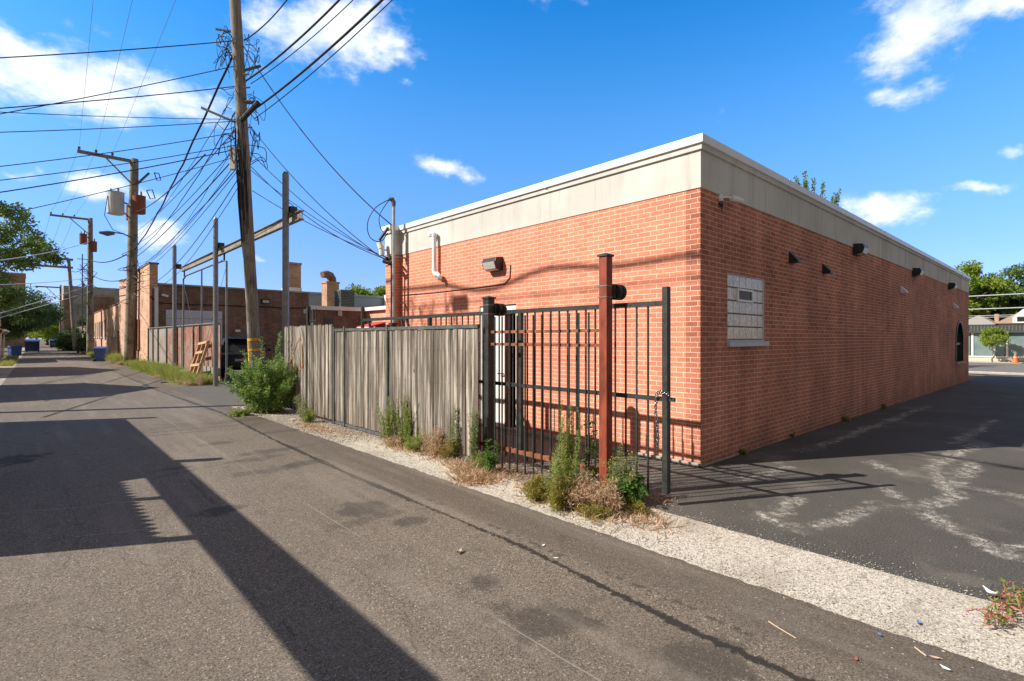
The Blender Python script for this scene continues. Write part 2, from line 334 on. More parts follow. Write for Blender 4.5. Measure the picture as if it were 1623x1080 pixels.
def ground_mats():
    # ---- alley asphalt
    m, t, b = new_mat('alley_asphalt'); p = t.pos()
    flat = t.vm('MULTIPLY', p, (1, 1, 0))
    warp = t.vm('SCALE', t.vm('SUBTRACT', t.noise(flat, 5, 5, .65, 'Color'), (.5, .5, .5)), scale=.16)
    pw = t.vm('MULTIPLY', t.vm('ADD', flat, warp), (1, 1, 0))
    big = t.noise(flat, .45, 5, .6); mid = t.noise(flat, 3.5, 5, .6); fine = t.noise(flat, 75, 3, .8); fine2 = t.noise(flat, 210, 2, .8)
    vo = t.new('ShaderNodeTexVoronoi'); t.l.new(flat, vo.inputs['Vector']); vo.inputs['Scale'].default_value = 140
    grain = t.math('ADD', t.math('MULTIPLY', fine, .6), t.math('MULTIPLY', fine2, .4))
    v2 = t.new('ShaderNodeTexVoronoi'); t.l.new(flat, v2.inputs['Vector']); v2.inputs['Scale'].default_value = 250
    r1 = t.new('ShaderNodeSeparateColor'); t.l.new(vo.outputs['Color'], r1.inputs[0]); r2 = t.new('ShaderNodeSeparateColor'); t.l.new(v2.outputs['Color'], r2.inputs[0])
    gsum = t.math('ADD', t.math('ADD', t.math('MULTIPLY', r1.outputs[0], .40), t.math('MULTIPLY', r2.outputs[0], .35)), t.math('MULTIPLY', grain, .35))
    c = t.mix(t.ramp(gsum, .18, .92), (.040, .032, .026), (.325, .272, .215))
    c = t.mix(t.ramp(r1.outputs[1], .975, .985, 0, .8), c, (.58, .54, .47))
    c = t.mix(t.ramp(r1.outputs[2], .94, .95, 0, .6), c, (.03, .025, .02))
    c = t.mix(t.ramp(big, .35, .65, 0, .35), c, (.12, .098, .078))
    c = t.mix(t.ramp(mid, .55, .72, 0, .35), c, (.06, .05, .045))
    # long damp crack and its blots
    crack = [[(2.72, -3), (2.78, 1.55), (2.9, 3.03), (2.88, 6.0), (2.95, 9), (3.15, 13), (3.0, 20), (3.1, 34)]]
    pf = t.vm('ADD', flat, t.vm('MULTIPLY', t.vm('SCALE', t.vm('SUBTRACT', t.noise(flat, 9, 6, .8, 'Color'), (.5, .5, .5)), scale=.11), (1, 1, 0)))
    d = poly_dist(t, pf, crack)
    nw = t.math('ADD', t.ramp(t.noise(flat, .9, 3), .3, .7, .016, .042), t.ramp(t.noise(flat, 22, 3), .35, .7, -.014, .014))
    c = t.mix(t.ramp(t.math('SUBTRACT', d, nw), -.008, .012, .8, 0), c, (.04, .033, .028))
    d3 = poly_dist(t, pf, [[(2.98, 1.2), (3.02, 2.3)], [(3.0, 2.7), (3.02, 3.6)], [(2.66, .4), (2.60, 1.1)], [(3.05, 4.2), (3.0, 5.2)]])
    c = t.mix(t.math('MULTIPLY', t.ramp(d3, .0, .05, .7, 0), t.ramp(t.noise(flat, 13, 3), .48, .56)), c, (.04, .033, .028))
    hair = [[g2(300, 905), g2(380, 930), g2(470, 1010)], [g2(60, 985), g2(160, 1000), g2(240, 1060)], [g2(560, 900), g2(640, 960), g2(660, 1040)], [g2(150, 640), g2(330, 634)], [g2(100, 770), g2(130, 850), g2(100, 900)]]
    dh = poly_dist(t, pf, hair); c = t.mix(t.math('MULTIPLY', t.ramp(dh, .001, .008, .55, 0), t.ramp(mid, .42, .5)), c, (.035, .03, .026))
    xc = [[g2(390, 678), g2(470, 652)], [g2(300, 762), g2(340, 800)], [g2(0, 700), g2(60, 708)], [g2(240, 760), g2(520, 700), g2(640, 725)], [g2(215, 675), g2(430, 668)]]
    d2 = poly_dist(t, pw, xc); c = t.mix(t.ramp(d2, .0, .03, .5, 0), c, (.04, .034, .03))
    pa = t.new('ShaderNodeTexWhiteNoise', noise_dimensions='1D')
    # repaired trench patches along the alley
    for (u, v, rx, ry, k) in ((575, 806, .42, .25, .62), (655, 826, .2, .13, .6), (590, 822, .5, .12, .4), (770, 925, .16, .16, .6), (860, 985, .3, .26, .6), (425, 716, .42, .2, .5), (350, 703, .35, .16, .5), (480, 735, .4, .2, .5),
                             (410, 728, .5, .18, .45), (1110, 1050, .3, .35, .6), (12, 732, .5, .42, .85), (345, 810, .22, .16, .7), (440, 744, .5, .2, .4), (400, 665, .55, .25, .5), (450, 684, .45, .16, .55), (265, 745, .2, .12, .5)):
        q = G(u, v)
        e = t.vm('LENGTH', t.vm('MULTIPLY', t.vm('SUBTRACT', pw, (q.x, q.y, 0)), (1 / rx, 1 / ry, 0)))
        c = t.mix(t.ramp(t.math('ADD', e, t.math('MULTIPLY', t.math('SUBTRACT', mid, .5), 3.2)), .5, 1.1, k, 0), c, (.045, .037, .031))
    sxyz = t.new('ShaderNodeSeparateXYZ'); t.l.new(pw, sxyz.inputs[0])
    sraw = t.new('ShaderNodeSeparateXYZ'); t.l.new(flat, sraw.inputs[0])
    ds = t.math('ABSOLUTE', t.math('SUBTRACT', t.math('ADD', sraw.outputs[0], t.math('MULTIPLY', mid, .02)), 2.05))
    c = t.mix(t.math('MULTIPLY', t.ramp(ds, .002, .007, .6, 0), t.ramp(big, .42, .55)), c, (.36, .33, .28))
    c = t.mix(t.ramp(sraw.outputs[0], 2.95, 3.15, 0, .45), c, (.08, .065, .052))
    c = t.mix(t.ramp(t.math('SUBTRACT', d, nw), -.010, .010, .85, 0), c, (.030, .025, .021))
    cr = poly_dist(t, pw, [[g2(0, 815), g2(150, 803), g2(250, 790)], [g2(115, 852), g2(240, 840)]])
    c = t.mix(t.ramp(cr, .004, .012, .6, 0), c, (.33, .31, .28))
    st = t.new('ShaderNodeMapping'); st.inputs['Scale'].default_value = (1.6, .12, 1); t.l.new(flat, st.inputs[0])
    wh = t.noise(st.outputs[0], 2.2, 4)
    c = t.mix(t.ramp(wh, .5, .68, 0, .28), c, (.30, .26, .22))
    finish(t, b, c, t.ramp(grain, .3, .7, .95, .7), t.bump(t.math('ADD', t.math('ADD', t.math('MULTIPLY', r2.outputs[0], .5), grain), t.math('MULTIPLY', mid, 1.2)), .5, .005), spec=.3)
    M['alley_asphalt'] = m
    # ---- parking lot
    m, t, b = new_mat('lot_asphalt'); p = t.pos(); flat = t.vm('MULTIPLY', p, (1, 1, 0))
    warp = t.vm('SCALE', t.vm('SUBTRACT', t.noise(flat, 3.2, 6, .7, 'Color'), (.5, .5, .5)), scale=.5)
    pw = t.vm('MULTIPLY', t.vm('ADD', flat, warp), (1, 1, 0))
    big = t.noise(flat, .5, 5, .6); mid = t.noise(flat, 3, 5, .6); fine = t.noise(flat, 70, 4, .8)
    vo = t.new('ShaderNodeTexVoronoi'); t.l.new(flat, vo.inputs['Vector']); vo.inputs['Scale'].default_value = 60
    c = t.mix(t.ramp(fine, .36, .64), (.022, .022, .023), (.125, .115, .10))
    c = t.mix(t.ramp(big, .38, .62, 0, .4), c, (.125, .115, .10))
    c = t.mix(t.ramp(vo.outputs['Color'], .955, .97, 0, .6), c, (.38, .36, .33))
    paths = [[g2(1560, 700), g2(1500, 722), g2(1478, 745), g2(1500, 765), g2(1512, 790), g2(1450, 805), g2(1500, 835)], [g2(1540, 728), g2(1512, 770)], [g2(1400, 772), g2(1420, 788)],
             [g2(1405, 800), g2(1340, 822), g2(1295, 836)], [g2(1215, 816), g2(1265, 842)], [g2(1262, 792), g2(1240, 812)], [g2(1535, 850), g2(1590, 880), g2(1640, 868)], [g2(1530, 770), g2(1640, 790)],
             [g2(1385, 730), g2(1400, 742), g2(1450, 752)], [g2(1580, 662), g2(1510, 700)], [g2(1180, 760), g2(1250, 740)], [g2(1270, 715), g2(1400, 668), g2(1470, 640)]]
    d = poly_dist(t, pw, paths)
    c = t.mix(t.math('MULTIPLY', t.ramp(d, .0, .15, 1, 0), t.math('MULTIPLY', t.ramp(t.noise(flat, 1.9, 4, .7), .38, .54, .15, 1), t.ramp(t.math('ADD', t.noise(flat, 11, 8, .85), t.math('MULTIPLY', fine, .5)), .70, .84, .0, .98))), c, (.52, .49, .44))
    dcr = poly_dist(t, t.vm('ADD', flat, t.vm('MULTIPLY', t.vm('SCALE', t.vm('SUBTRACT', t.noise(flat, 6, 8, .85, 'Color'), (.5, .5, .5)), scale=.5), (1, 1, 0))), paths)
    c = t.mix(t.ramp(dcr, .0, .009, .8, 0), c, (.015, .014, .013))
    c = t.mix(t.math('MULTIPLY', t.math('MULTIPLY', t.ramp(dcr, .004, .02, .0, 1), t.ramp(dcr, .02, .04, .5, 0)), t.ramp(mid, .45, .6)), c, (.40, .37, .32))
    dust = t.noise(pw, 1.1, 3)
    c = t.mix(t.ramp(dust, .55, .72, 0, .3), c, (.30, .26, .21))
    finish(t, b, c, .88, t.bump(t.math('ADD', fine, mid), .4, .005), spec=.35); M['lot_asphalt'] = m
    # ---- gravelly concrete strip
    m, t, b = new_mat('gravel_concrete'); p = t.pos(); flat = t.vm('MULTIPLY', p, (1, 1, 0))
    big = t.noise(flat, 1.1, 5, .6); mid = t.noise(flat, 8, 5, .65); fine = t.noise(flat, 120, 4, .8)
    vo = t.new('ShaderNodeTexVoronoi'); t.l.new(flat, vo.inputs['Vector']); vo.inputs['Scale'].default_value = 85
    v2 = t.new('ShaderNodeTexVoronoi'); t.l.new(flat, v2.inputs['Vector']); v2.inputs['Scale'].default_value = 190
    r1 = t.new('ShaderNodeSeparateColor'); t.l.new(vo.outputs['Color'], r1.inputs[0]); r2 = t.new('ShaderNodeSeparateColor'); t.l.new(v2.outputs['Color'], r2.inputs[0])
    c = t.mix(t.ramp(t.math('ADD', t.math('ADD', t.math('MULTIPLY', r1.outputs[0], .3), t.math('MULTIPLY', r2.outputs[0], .3)), t.math('MULTIPLY', fine, .5)), .25, .85), (.29, .26, .215), (.77, .72, .63))
    c = t.mix(t.ramp(r1.outputs[1], .95, .96, 0, .8), c, (.10, .085, .07))
    c = t.mix(t.ramp(big, .48, .64, 0, .45), c, (.28, .24, .19))
    c = t.mix(t.ramp(mid, .58, .68, 0, .5), c, (.17, .145, .12))
    sg_ = t.new('ShaderNodeSeparateXYZ'); t.l.new(t.vm('ADD', flat, t.vm('SCALE', t.vm('SUBTRACT', t.noise(flat, 2.3, 6, .7, 'Color'), (.5, .5, .5)), scale=.5)), sg_.inputs[0])
    soil = t.math('MULTIPLY', t.ramp(sg_.outputs[0], 4.12, 4.34), t.ramp(sg_.outputs[1], 3.0, 3.5))
    c = t.mix(t.math('MULTIPLY', soil, t.ramp(t.noise(flat, 30, 4, .7), .3, .5, .5, .95)), c, (.14, .105, .075))
    c = t.mix(t.math('MULTIPLY', t.ramp(sg_.outputs[1], 7.0, 9.0), t.ramp(t.noise(flat, 4, 5, .7), .4, .55, .15, .7)), c, (.25, .215, .175))
    finish(t, b, c, .95, t.bump(t.math('ADD', t.math('ADD', fine, vo.outputs['Distance']), t.math('MULTIPLY', mid, 2)), .5, .007), spec=.2); M['gravel_concrete'] = m
    # ---- bare soil
    m, t, b = new_mat('dirt'); p = t.pos(); n = t.noise(p, 2, 5, .6); f = t.noise(p, 60, 4, .7)
    c = t.mix(t.ramp(f, .35, .65), (.10, .08, .055), (.30, .25, .19)); c = t.mix(t.ramp(n, .4, .6, 0, .5), c, (.13, .14, .05))
    finish(t, b, c, .95, t.bump(f, .7, .02), spec=.1); M['dirt'] = m
    m, t, b = new_mat('yard_gravel'); p = t.pos(); n = t.noise(p, 1.5, 5, .6); f = t.noise(p, 45, 4, .7)
    c = t.mix(t.ramp(f, .35, .65), (.07, .07, .065), (.22, .21, .19)); c = t.mix(t.ramp(n, .4, .6, 0, .4), c, (.12, .11, .10))
    finish(t, b, c, .95, t.bump(f, .8, .02), spec=.1); M['yard_gravel'] = m
    m, t, b = new_mat('street_asphalt'); p = t.pos(); n = t.noise(p, .8, 5, .6); f = t.noise(p, 30, 4, .7)
    c = t.mix(t.ramp(f, .35, .65), (.14, .13, .12), (.26, .245, .225)); c = t.mix(t.ramp(n, .4, .6, 0, .4), c, (.15, .14, .13))
    finish(t, b, c, .9, t.bump(f, .4, .01), spec=.2); M['street_asphalt'] = m
ground_mats()

# ------------------------------------------------------------------ mesh helpers
def finish_obj(name, me, mat, parent, smooth=False):
    ob = bpy.data.objects.new(name, me)
    if isinstance(mat, str): mat = M[mat]
    me.materials.append(mat)
    if smooth:
        me.polygons.foreach_set('use_smooth', [True] * len(me.polygons))
    if parent is None:          # origin at the thing's base
        n = len(me.vertices); co = np.empty(n * 3, 'f'); me.vertices.foreach_get('co', co); co = co.reshape(-1, 3)
        o = Vector(((co[:, 0].min() + co[:, 0].max()) / 2, (co[:, 1].min() + co[:, 1].max()) / 2, co[:, 2].min()))
        me.transform(Matrix.Translation(-o)); ob.location = o
    else:
        ob.parent = parent; ob.matrix_parent_inverse = world_of(parent).inverted()
    col.objects.link(ob); return ob
def world_of(o):
    m = Matrix.Translation(o.location) @ o.rotation_euler.to_matrix().to_4x4()
    return (world_of(o.parent) @ o.matrix_parent_inverse @ m) if o.parent else m
def tag(o, label=None, cat=None, group=None, kind=None):
    if label: o['label'] = label
    if cat: o['category'] = cat
    if group: o['group'] = group
    if kind: o['kind'] = kind
    return o
def thing(name, loc, label, cat, group=None):
    o = bpy.data.objects.new(name, None); o.empty_display_size = .2; o.location = loc; col.objects.link(o)
    return tag(o, label, cat, group)
def smooth(pts, n=4):
    P = [Vector(p) for p in pts]; out = []
    for i in range(len(P) - 1):
        p0, p1_, p2_, p3_ = P[max(i - 1, 0)], P[i], P[i + 1], P[min(i + 2, len(P) - 1)]
        for k in range(n):
            t = k / n; out.append(.5 * ((2 * p1_) + (p2_ - p0) * t + (2 * p0 - 5 * p1_ + 4 * p2_ - p3_) * t * t + (3 * p1_ - p0 - 3 * p2_ + p3_) * t ** 3))
    return out + [P[-1]]
class MB:
    def __init__(s): s.v = []; s.f = []; s.c = []
    def add(s, vs, fs):
        k = len(s.v); s.c.append((k, len(s.f))); s.v += [tuple(a) for a in vs]; s.f += [tuple(i + k for i in f) for f in fs]; return s
    def box(s, x0, x1, y0, y1, z0, z1, mtx=None):
        vs = [Vector((x, y, z)) for z in (z0, z1) for y in (y0, y1) for x in (x0, x1)]
        if mtx: vs = [mtx @ v for v in vs]
        return s.add(vs, [(0, 2, 3, 1), (4, 5, 7, 6), (0, 1, 5, 4), (2, 6, 7, 3), (0, 4, 6, 2), (1, 3, 7, 5)])
    def bar(s, a, b, w, h=None, up=(0, 0, 1)):       # rectangular bar between two points
        a, b = Vector(a), Vector(b); h = h or w; d = (b - a).normalized(); up = Vector(up)
        if abs(d.dot(up)) > .95: up = Vector((1, 0, 0))
        r = d.cross(up).normalized(); u = r.cross(d).normalized()
        vs = [p + r * (w / 2 * i) + u * (h / 2 * j) for p in (a, b) for (i, j) in ((-1, -1), (1, -1), (1, 1), (-1, 1))]
        return s.add(vs, [(3, 2, 1, 0), (4, 5, 6, 7), (0, 1, 5, 4), (1, 2, 6, 5), (2, 3, 7, 6), (3, 0, 4, 7)])
    def tube(s, pts, r, n=8, cap=True):
        pts = [Vector(p) for p in pts]; rs = r if isinstance(r, (list, tuple)) else [r] * len(pts)
        vs, fs = [], []; ref = None
        for i, p in enumerate(pts):
            d = (pts[min(i + 1, len(pts) - 1)] - pts[max(i - 1, 0)])
            d = d.normalized() if d.length > 1e-9 else Vector((0, 0, 1))
            if ref is None:
                ref = d.cross(Vector((0, 0, 1)) if abs(d.z) < .9 else Vector((1, 0, 0))).normalized()
            else:
                ref = (ref - d * ref.dot(d)); ref = ref.normalized() if ref.length > 1e-6 else d.orthogonal().normalized()
            q = d.cross(ref)
            for k in range(n):
                a = 2 * math.pi * k / n; vs.append(p + (ref * math.cos(a) + q * math.sin(a)) * rs[i])
        for i in range(len(pts) - 1):
            for k in range(n):
                k2 = (k + 1) % n; fs.append((i * n + k, i * n + k2, (i + 1) * n + k2, (i + 1) * n + k))
        if cap: fs += [tuple(range(n - 1, -1, -1)), tuple((len(pts) - 1) * n + k for k in range(n))]
        return s.add(vs, fs)
    def prism(s, poly, axis, a, b):     # extrude a polygon of 2-D points along an axis
        def P(p, w):
            return {'x': (w, p[0], p[1]), 'y': (p[0], w, p[1]), 'z': (p[0], p[1], w)}[axis]
        n = len(poly); vs = [P(p, a) for p in poly] + [P(p, b) for p in poly]
        fs = [tuple(range(n - 1, -1, -1)), tuple(range(n, 2 * n))] + [(i, (i + 1) % n, (i + 1) % n + n, i + n) for i in range(n)]
        return s.add(vs, fs)
    def build(s, name, mat, parent=None, smooth=False, bevel=0.0):
        me = bpy.data.meshes.new(name); me.from_pydata(s.v, [], s.f)
        if not smooth:
            import bmesh
            bm = bmesh.new(); bm.from_mesh(me); bmesh.ops.recalc_face_normals(bm, faces=bm.faces)
            if bevel: bmesh.ops.bevel(bm, geom=list(bm.edges), offset=bevel, segments=2, affect='EDGES', profile=.6)
            bm.to_mesh(me); bm.free()
        me.update()
        return finish_obj(name, me, mat, parent, smooth)
SPLIT = {'pipe_fitting', 'bracket', 'insulator', 'hanger', 'mast_bracket', 'roof_rail', 'pillar', 'stay_wire', 'bushing', 'downpipe', 'backrail', 'crossarm_brace', 'mounting_bracket', 'fascia_joint', 'coping_joint'}
def part(name, mb, mat, parent, label=None, **k):
    if name in SPLIT and len(mb.c) > 1:          # each separate piece is a part of its own
        cs = mb.c + [(len(mb.v), len(mb.f))]; o = None
        for (a, fa), (b_, fb_) in zip(cs[:-1], cs[1:]):
            m1 = MB(); m1.add(mb.v[a:b_], [tuple(i - a for i in f) for f in mb.f[fa:fb_]]); o = m1.build(name, mat, parent, **k)
            if label: o['label'] = label
        return o
    o = mb.build(name, mat, parent, **k)
    if label: o['label'] = label
    return o
def sheet(name, pts, z, mat, kind='structure'):
    me = bpy.data.meshes.new(name); me.from_pydata([(p[0], p[1], z(p[0]) if callable(z) else z) for p in pts], [], [tuple(range(len(pts)))]); me.update()
    o = finish_obj(name, me, mat, None); return tag(o, kind=kind)

# ------------------------------------------------------------------ the ground
def hz(x): return -0.006 * min(max(0.0, x - 6.4), 60)
def grid(name, xs, ys, dz, mat):
    vs = [(x, y, hz(x) + dz) for x in xs for y in ys]; n = len(ys)
    fs = [(i * n + j, (i + 1) * n + j, (i + 1) * n + j + 1, i * n + j + 1) for i in range(len(xs) - 1) for j in range(n - 1)]
    me = bpy.data.meshes.new(name); me.from_pydata(vs, [], fs); me.update()
    return tag(finish_obj(name, me, mat, None), kind='structure')
grid('ground', [-900, -60, -1, 6.4, 66.4, 1400], [-900, -60, 0, 60, 260, 1600], -.03, 'dirt')
grid('parking_lot', [4.5, 6.4, 36.6], [-30, 3.38], 0.0, 'lot_asphalt')
grid('yard', [4.7, 6.4, 27], [3.39, 36.8], -.006, 'yard_gravel')
grid('street', [38.6, 58.6], [-120, 120], -.008, 'street_asphalt')
grid('sidewalk', [36.62, 38.4], [-120, 120], .01, 'concrete')
grid('sidewalk', [58.8, 61.0], [-120, 120], .03, 'concrete')
for x in (38.4, 58.6):
    mb = MB().box(x, x + .2, -120, 120, hz(x) - .1, hz(x) + .06); tag(mb.build('kerb', 'concrete'), kind='structure')
def wavy(x0, y0, y1, step, amp, seed):
    rr = np.random.default_rng(seed); ys = np.arange(y0, y1, step); a = np.cumsum(rr.normal(0, amp * .35, len(ys))); a -= np.linspace(0, a[-1], len(ys))
    a = np.clip(a, -amp, amp) + rr.normal(0, amp * .12, len(ys)); return [(x0 + d, y) for d, y in zip(a, ys)]
def strip(name, left, right, z, mat):
    sheet(name, right + left[::-1], z, mat)
edge = wavy(3.67, -12, 24, .06, .07, 3) + [(3.9, 24), (4.2, 40), (4.3, 80), (4.2, 260)]
ledge = [(-.9, -12), (-.85, 10), (-.8, 25), (-.7, 40), (-.6, 80), (-.6, 260)]
def ribbon(name, la, ra, z, mat):     # two polylines -> quads by resampling in y
    ys = sorted(set([p[1] for p in la] + [p[1] for p in ra])); fa = lambda P, y: float(np.interp(y, [p[1] for p in P], [p[0] for p in P]))
    vs = []; [vs.extend([(fa(la, y), y, z), (fa(ra, y), y, z)]) for y in ys]
    fs = [(2 * i, 2 * i + 1, 2 * i + 3, 2 * i + 2) for i in range(len(ys) - 1)]
    me = bpy.data.meshes.new(name); me.from_pydata(vs, [], fs); me.update(); return tag(finish_obj(name, me, mat, None), kind='structure')
ribbon('alley', ledge, edge, .006, 'alley_asphalt')
redge = wavy(4.52, -12, 3.3, .08, .025, 5) + [(4.75, 3.4), (4.8, 14.0), (4.6, 20.5), (4.75, 24)]
ribbon('gravel_strip', [(3.4, -12), (3.4, 13.6), (3.5, 14.2)], [p for p in redge if p[1] < 14.2] + [(3.6, 14.2)], .002, 'gravel_concrete')
ribbon('drive_gravel', [(3.4, 13.0), (3.5, 21.4)], [(4.75, 13.0), (4.75, 21.4)], -.001, 'yard_gravel')
ribbon('gravel_verge', [(-1.45, -12), (-1.45, 200)], [(-.7, -12), (-.5, 200)], .0, 'gravel_concrete')

# ------------------------------------------------------------------ the red brick building
X0, Y0, X1, Y1 = 6.43, 3.385, 29.8, 11.2
HB = 3.64
bb = thing('brick_building', ((X0 + X1) / 2, (Y0 + Y1) / 2, 0), 'long flat roofed red brick building with a wide cream band under its white roof edge', 'building')
DY0, DY1, DH = 6.91, 7.95, 2.30           # door opening in the alley wall
mb = MB()
for (ya, yb, za, zb) in ((Y0 + .2, DY0, -.3, HB), (DY1, 10.93, -.3, HB), (DY0, DY1, DH, HB), (DY0, DY1, -.3, .02)): mb.box(X0, X0 + .2, ya, yb, za, zb)
mb.box(6.20, 6.43, 10.93, 11.2, -.3, HB)   # projecting pier
mb.box(X0, X0 + .2, 10.93, 11.2, -.3, HB)
part('wall', mb, 'red_brick', bb)
WX0, WX1, WZ0, WZ1 = 7.20, 8.46, 1.63, 2.595
AX0, AX1, AZ0, AZ1, ACX, AR = 26.4, 28.2, .76, 1.55, 27.3, .9
mb = MB()
mb.box(X0 + .002, WX0, Y0, Y0 + .2, -.3, HB).box(WX1, AX0, Y0, Y0 + .2, -.6, HB).box(AX1, X1, Y0, Y0 + .2, -.6, HB)
mb.box(WX0, WX1, Y0, Y0 + .2, -.3, WZ0).box(WX0, WX1, Y0, Y0 + .2, WZ1, HB).box(AX0, AX1, Y0, Y0 + .2, -.6, AZ0)
arc = [(ACX - AR * math.cos(a), AZ1 + AR * .92 * math.sin(a)) for a in np.linspace(0, math.pi, 17)]
for i in range(16):
    mb.prism([arc[i], arc[i + 1], (arc[i + 1][0], HB), (arc[i][0], HB)], 'y', Y0, Y0 + .2)
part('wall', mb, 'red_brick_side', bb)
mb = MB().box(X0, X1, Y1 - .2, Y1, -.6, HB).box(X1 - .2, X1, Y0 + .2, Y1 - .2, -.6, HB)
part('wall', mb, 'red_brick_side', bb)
mb = MB().box(X0 + .02, X1 - .02, Y0 + .02, Y1 - .02, HB + .02, HB + .3); part('roof', mb, 'roof_felt', bb)
# footing
mb = MB().box(X0 - .04, X0, Y0 - .02, 10.9, -.2, .045).box(X0 - .02, X0 + 1.2, Y0 - .02, Y0, -.2, .012); part('footing', mb, 'concrete', bb)
# cream fascia
TZ = 4.13
mb = MB().box(X0 - .012, X1 + .012, Y0 - .012, Y0 + .22, HB, TZ).box(X0 - .012, X0 + .2, Y0 + .22, 10.93, HB, TZ)
mb.box(6.188, X0 + .2, 10.918, 11.21, HB, TZ).box(X0 + .2, X1 + .012, Y1 - .2, Y1 + .012, HB, TZ).box(X1 - .2, X1 + .012, Y0 + .22, Y1 - .2, HB, TZ)
part('fascia', mb, 'stucco', bb)
mb = MB()
for x in np.arange(15.5, 29.6, 2.4): mb.box(x, x + .012, Y0 - .016, Y0 - .012, HB, TZ)
part('fascia_joint', mb, 'grey_concrete', bb)
mb = MB().box(X0 - .04, X1 + .04, Y0 - .04, Y0 + .2, TZ, TZ + .075).box(X0 - .04, X0 + .2, Y0 + .2, 10.9, TZ, TZ + .075).box(6.155, X0 + .2, 10.9, 11.235, TZ, TZ + .075)
part('trim_band', mb, 'stucco', bb)
mb = MB().box(X0 - .07, X1 + .07, Y0 - .07, Y0 + .24, TZ + .075, TZ + .185).box(X0 - .07, X0 + .24, Y0 + .24, 10.87, TZ + .075, TZ + .185)
mb.box(6.125, X0 + .24, 10.87, 11.265, TZ + .075, TZ + .185).box(X0 + .24, X1 + .07, Y1 - .2, Y1 + .06, TZ + .075, TZ + .185).box(X1 - .2, X1 + .07, Y0 + .24, Y1 - .2, TZ + .075, TZ + .185)
cp = part('coping', mb, 'white_metal', bb, bevel=.008)
mb = MB()
for x in np.arange(9.3, 29, 3.05): mb.box(x, x + .06, Y0 - .074, Y0 + .1, TZ + .070, TZ + .189)
for y in np.arange(6.1, 10.6, 3.05): mb.box(X0 - .074, X0 + .1, y, y + .05, TZ + .070, TZ + .189)
part('coping_joint', mb, 'white_metal', cp)
# interior behind the door
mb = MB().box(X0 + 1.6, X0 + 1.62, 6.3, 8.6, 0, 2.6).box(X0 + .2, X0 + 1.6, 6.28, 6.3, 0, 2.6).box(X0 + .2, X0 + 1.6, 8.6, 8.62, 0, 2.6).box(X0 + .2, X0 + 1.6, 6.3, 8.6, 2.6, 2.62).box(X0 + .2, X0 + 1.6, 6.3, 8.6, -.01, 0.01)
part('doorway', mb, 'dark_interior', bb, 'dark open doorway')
dr = part('door', MB().box(X0 + .05, X0 + .095, 7.24, DY1 - .03, .04, DH - .12), 'white_paint', bb, 'white door standing half open', bevel=.004)
part('handle', MB().tube([(X0 + .05, 7.31, 1.02), (X0 - .01, 7.31, 1.02), (X0 - .01, 7.41, 1.02)], .011), 'black_plastic', dr)
part('door_frame', MB().box(X0 + .02, X0 + .12, DY1 - .03, DY1, .02, DH - .12).box(X0 + .02, X0 + .12, DY0, DY0 + .03, .02, DH - .12).box(X0 + .02, X0 + .12, DY0, DY1, DH - .12, DH - .03), 'white_paint', bb)
part('door_jamb', MB().box(X0 + .01, X0 + .12, 7.18, 7.235, .02, DH - .12), 'brown_frame', bb)
# glass block window
win = part('window', MB().box(WX0, WX1, Y0 + .045, Y0 + .06, WZ0, WZ1), 'grey_concrete', bb, 'glass block window with a small white hopper vent')
nx, nz = 6, 5; bw = (WX1 - WX0 - .03) / nx; bh = (WZ1 - WZ0 - .03) / nz
for j in range(nz):
    for i in range(nx):
        if j == 3 and i in (2, 3): continue
        x = WX0 + .005 + i * bw; z = WZ0 + .025 + j * bh
        xa = x + .0045; xb = x + bw - .0045
        if j == 3 and i == 1: xb = x + bw * .55
        if j == 3 and i == 4: xa = x + bw * .12
        part('glass_block', MB().box(xa, xb, Y0 + .014, Y0 + .05, z + .009, z + bh - .009), 'glass_block', win, bevel=.005)
vx0, vx1, vz0, vz1 = WX0 + bw * 1.6, WX0 + bw * 4.1, WZ0 + .025 + bh * 3 - .005, WZ0 + .02 + bh * 4 + .0
part('vent_frame', MB().box(vx0, vx1, Y0 - .005, Y0 + .03, vz0, vz0 + .028).box(vx0, vx1, Y0 - .005, Y0 + .03, vz1 - .028, vz1).box(vx0, vx0 + .028, Y0 - .005, Y0 + .03, vz0 + .028, vz1 - .028).box(vx1 - .028, vx1, Y0 - .005, Y0 + .03, vz0 + .028, vz1 - .028), 'white_vinyl', win)
part('pane', MB().box(vx0 + .028, vx1 - .028, Y0 + .012, Y0 + .02, vz0 + .028, vz1 - .028), 'window_glass', win)
part('window_frame', MB().box(WX1 - .03, WX1, Y0 + .004, Y0 + .045, WZ0, WZ1).box(WX0, WX1 - .03, Y0 + .004, Y0 + .045, WZ0, WZ0 + .022).box(WX0, WX1 - .03, Y0 + .004, Y0 + .03, WZ1 - .012, WZ1), 'window_frame', win)
part('sill', MB().box(WX0 - .02, WX1 + .06, Y0 - .05, Y0 + .04, WZ0 - .075, WZ0 - .002), 'window_frame', win, bevel=.004)
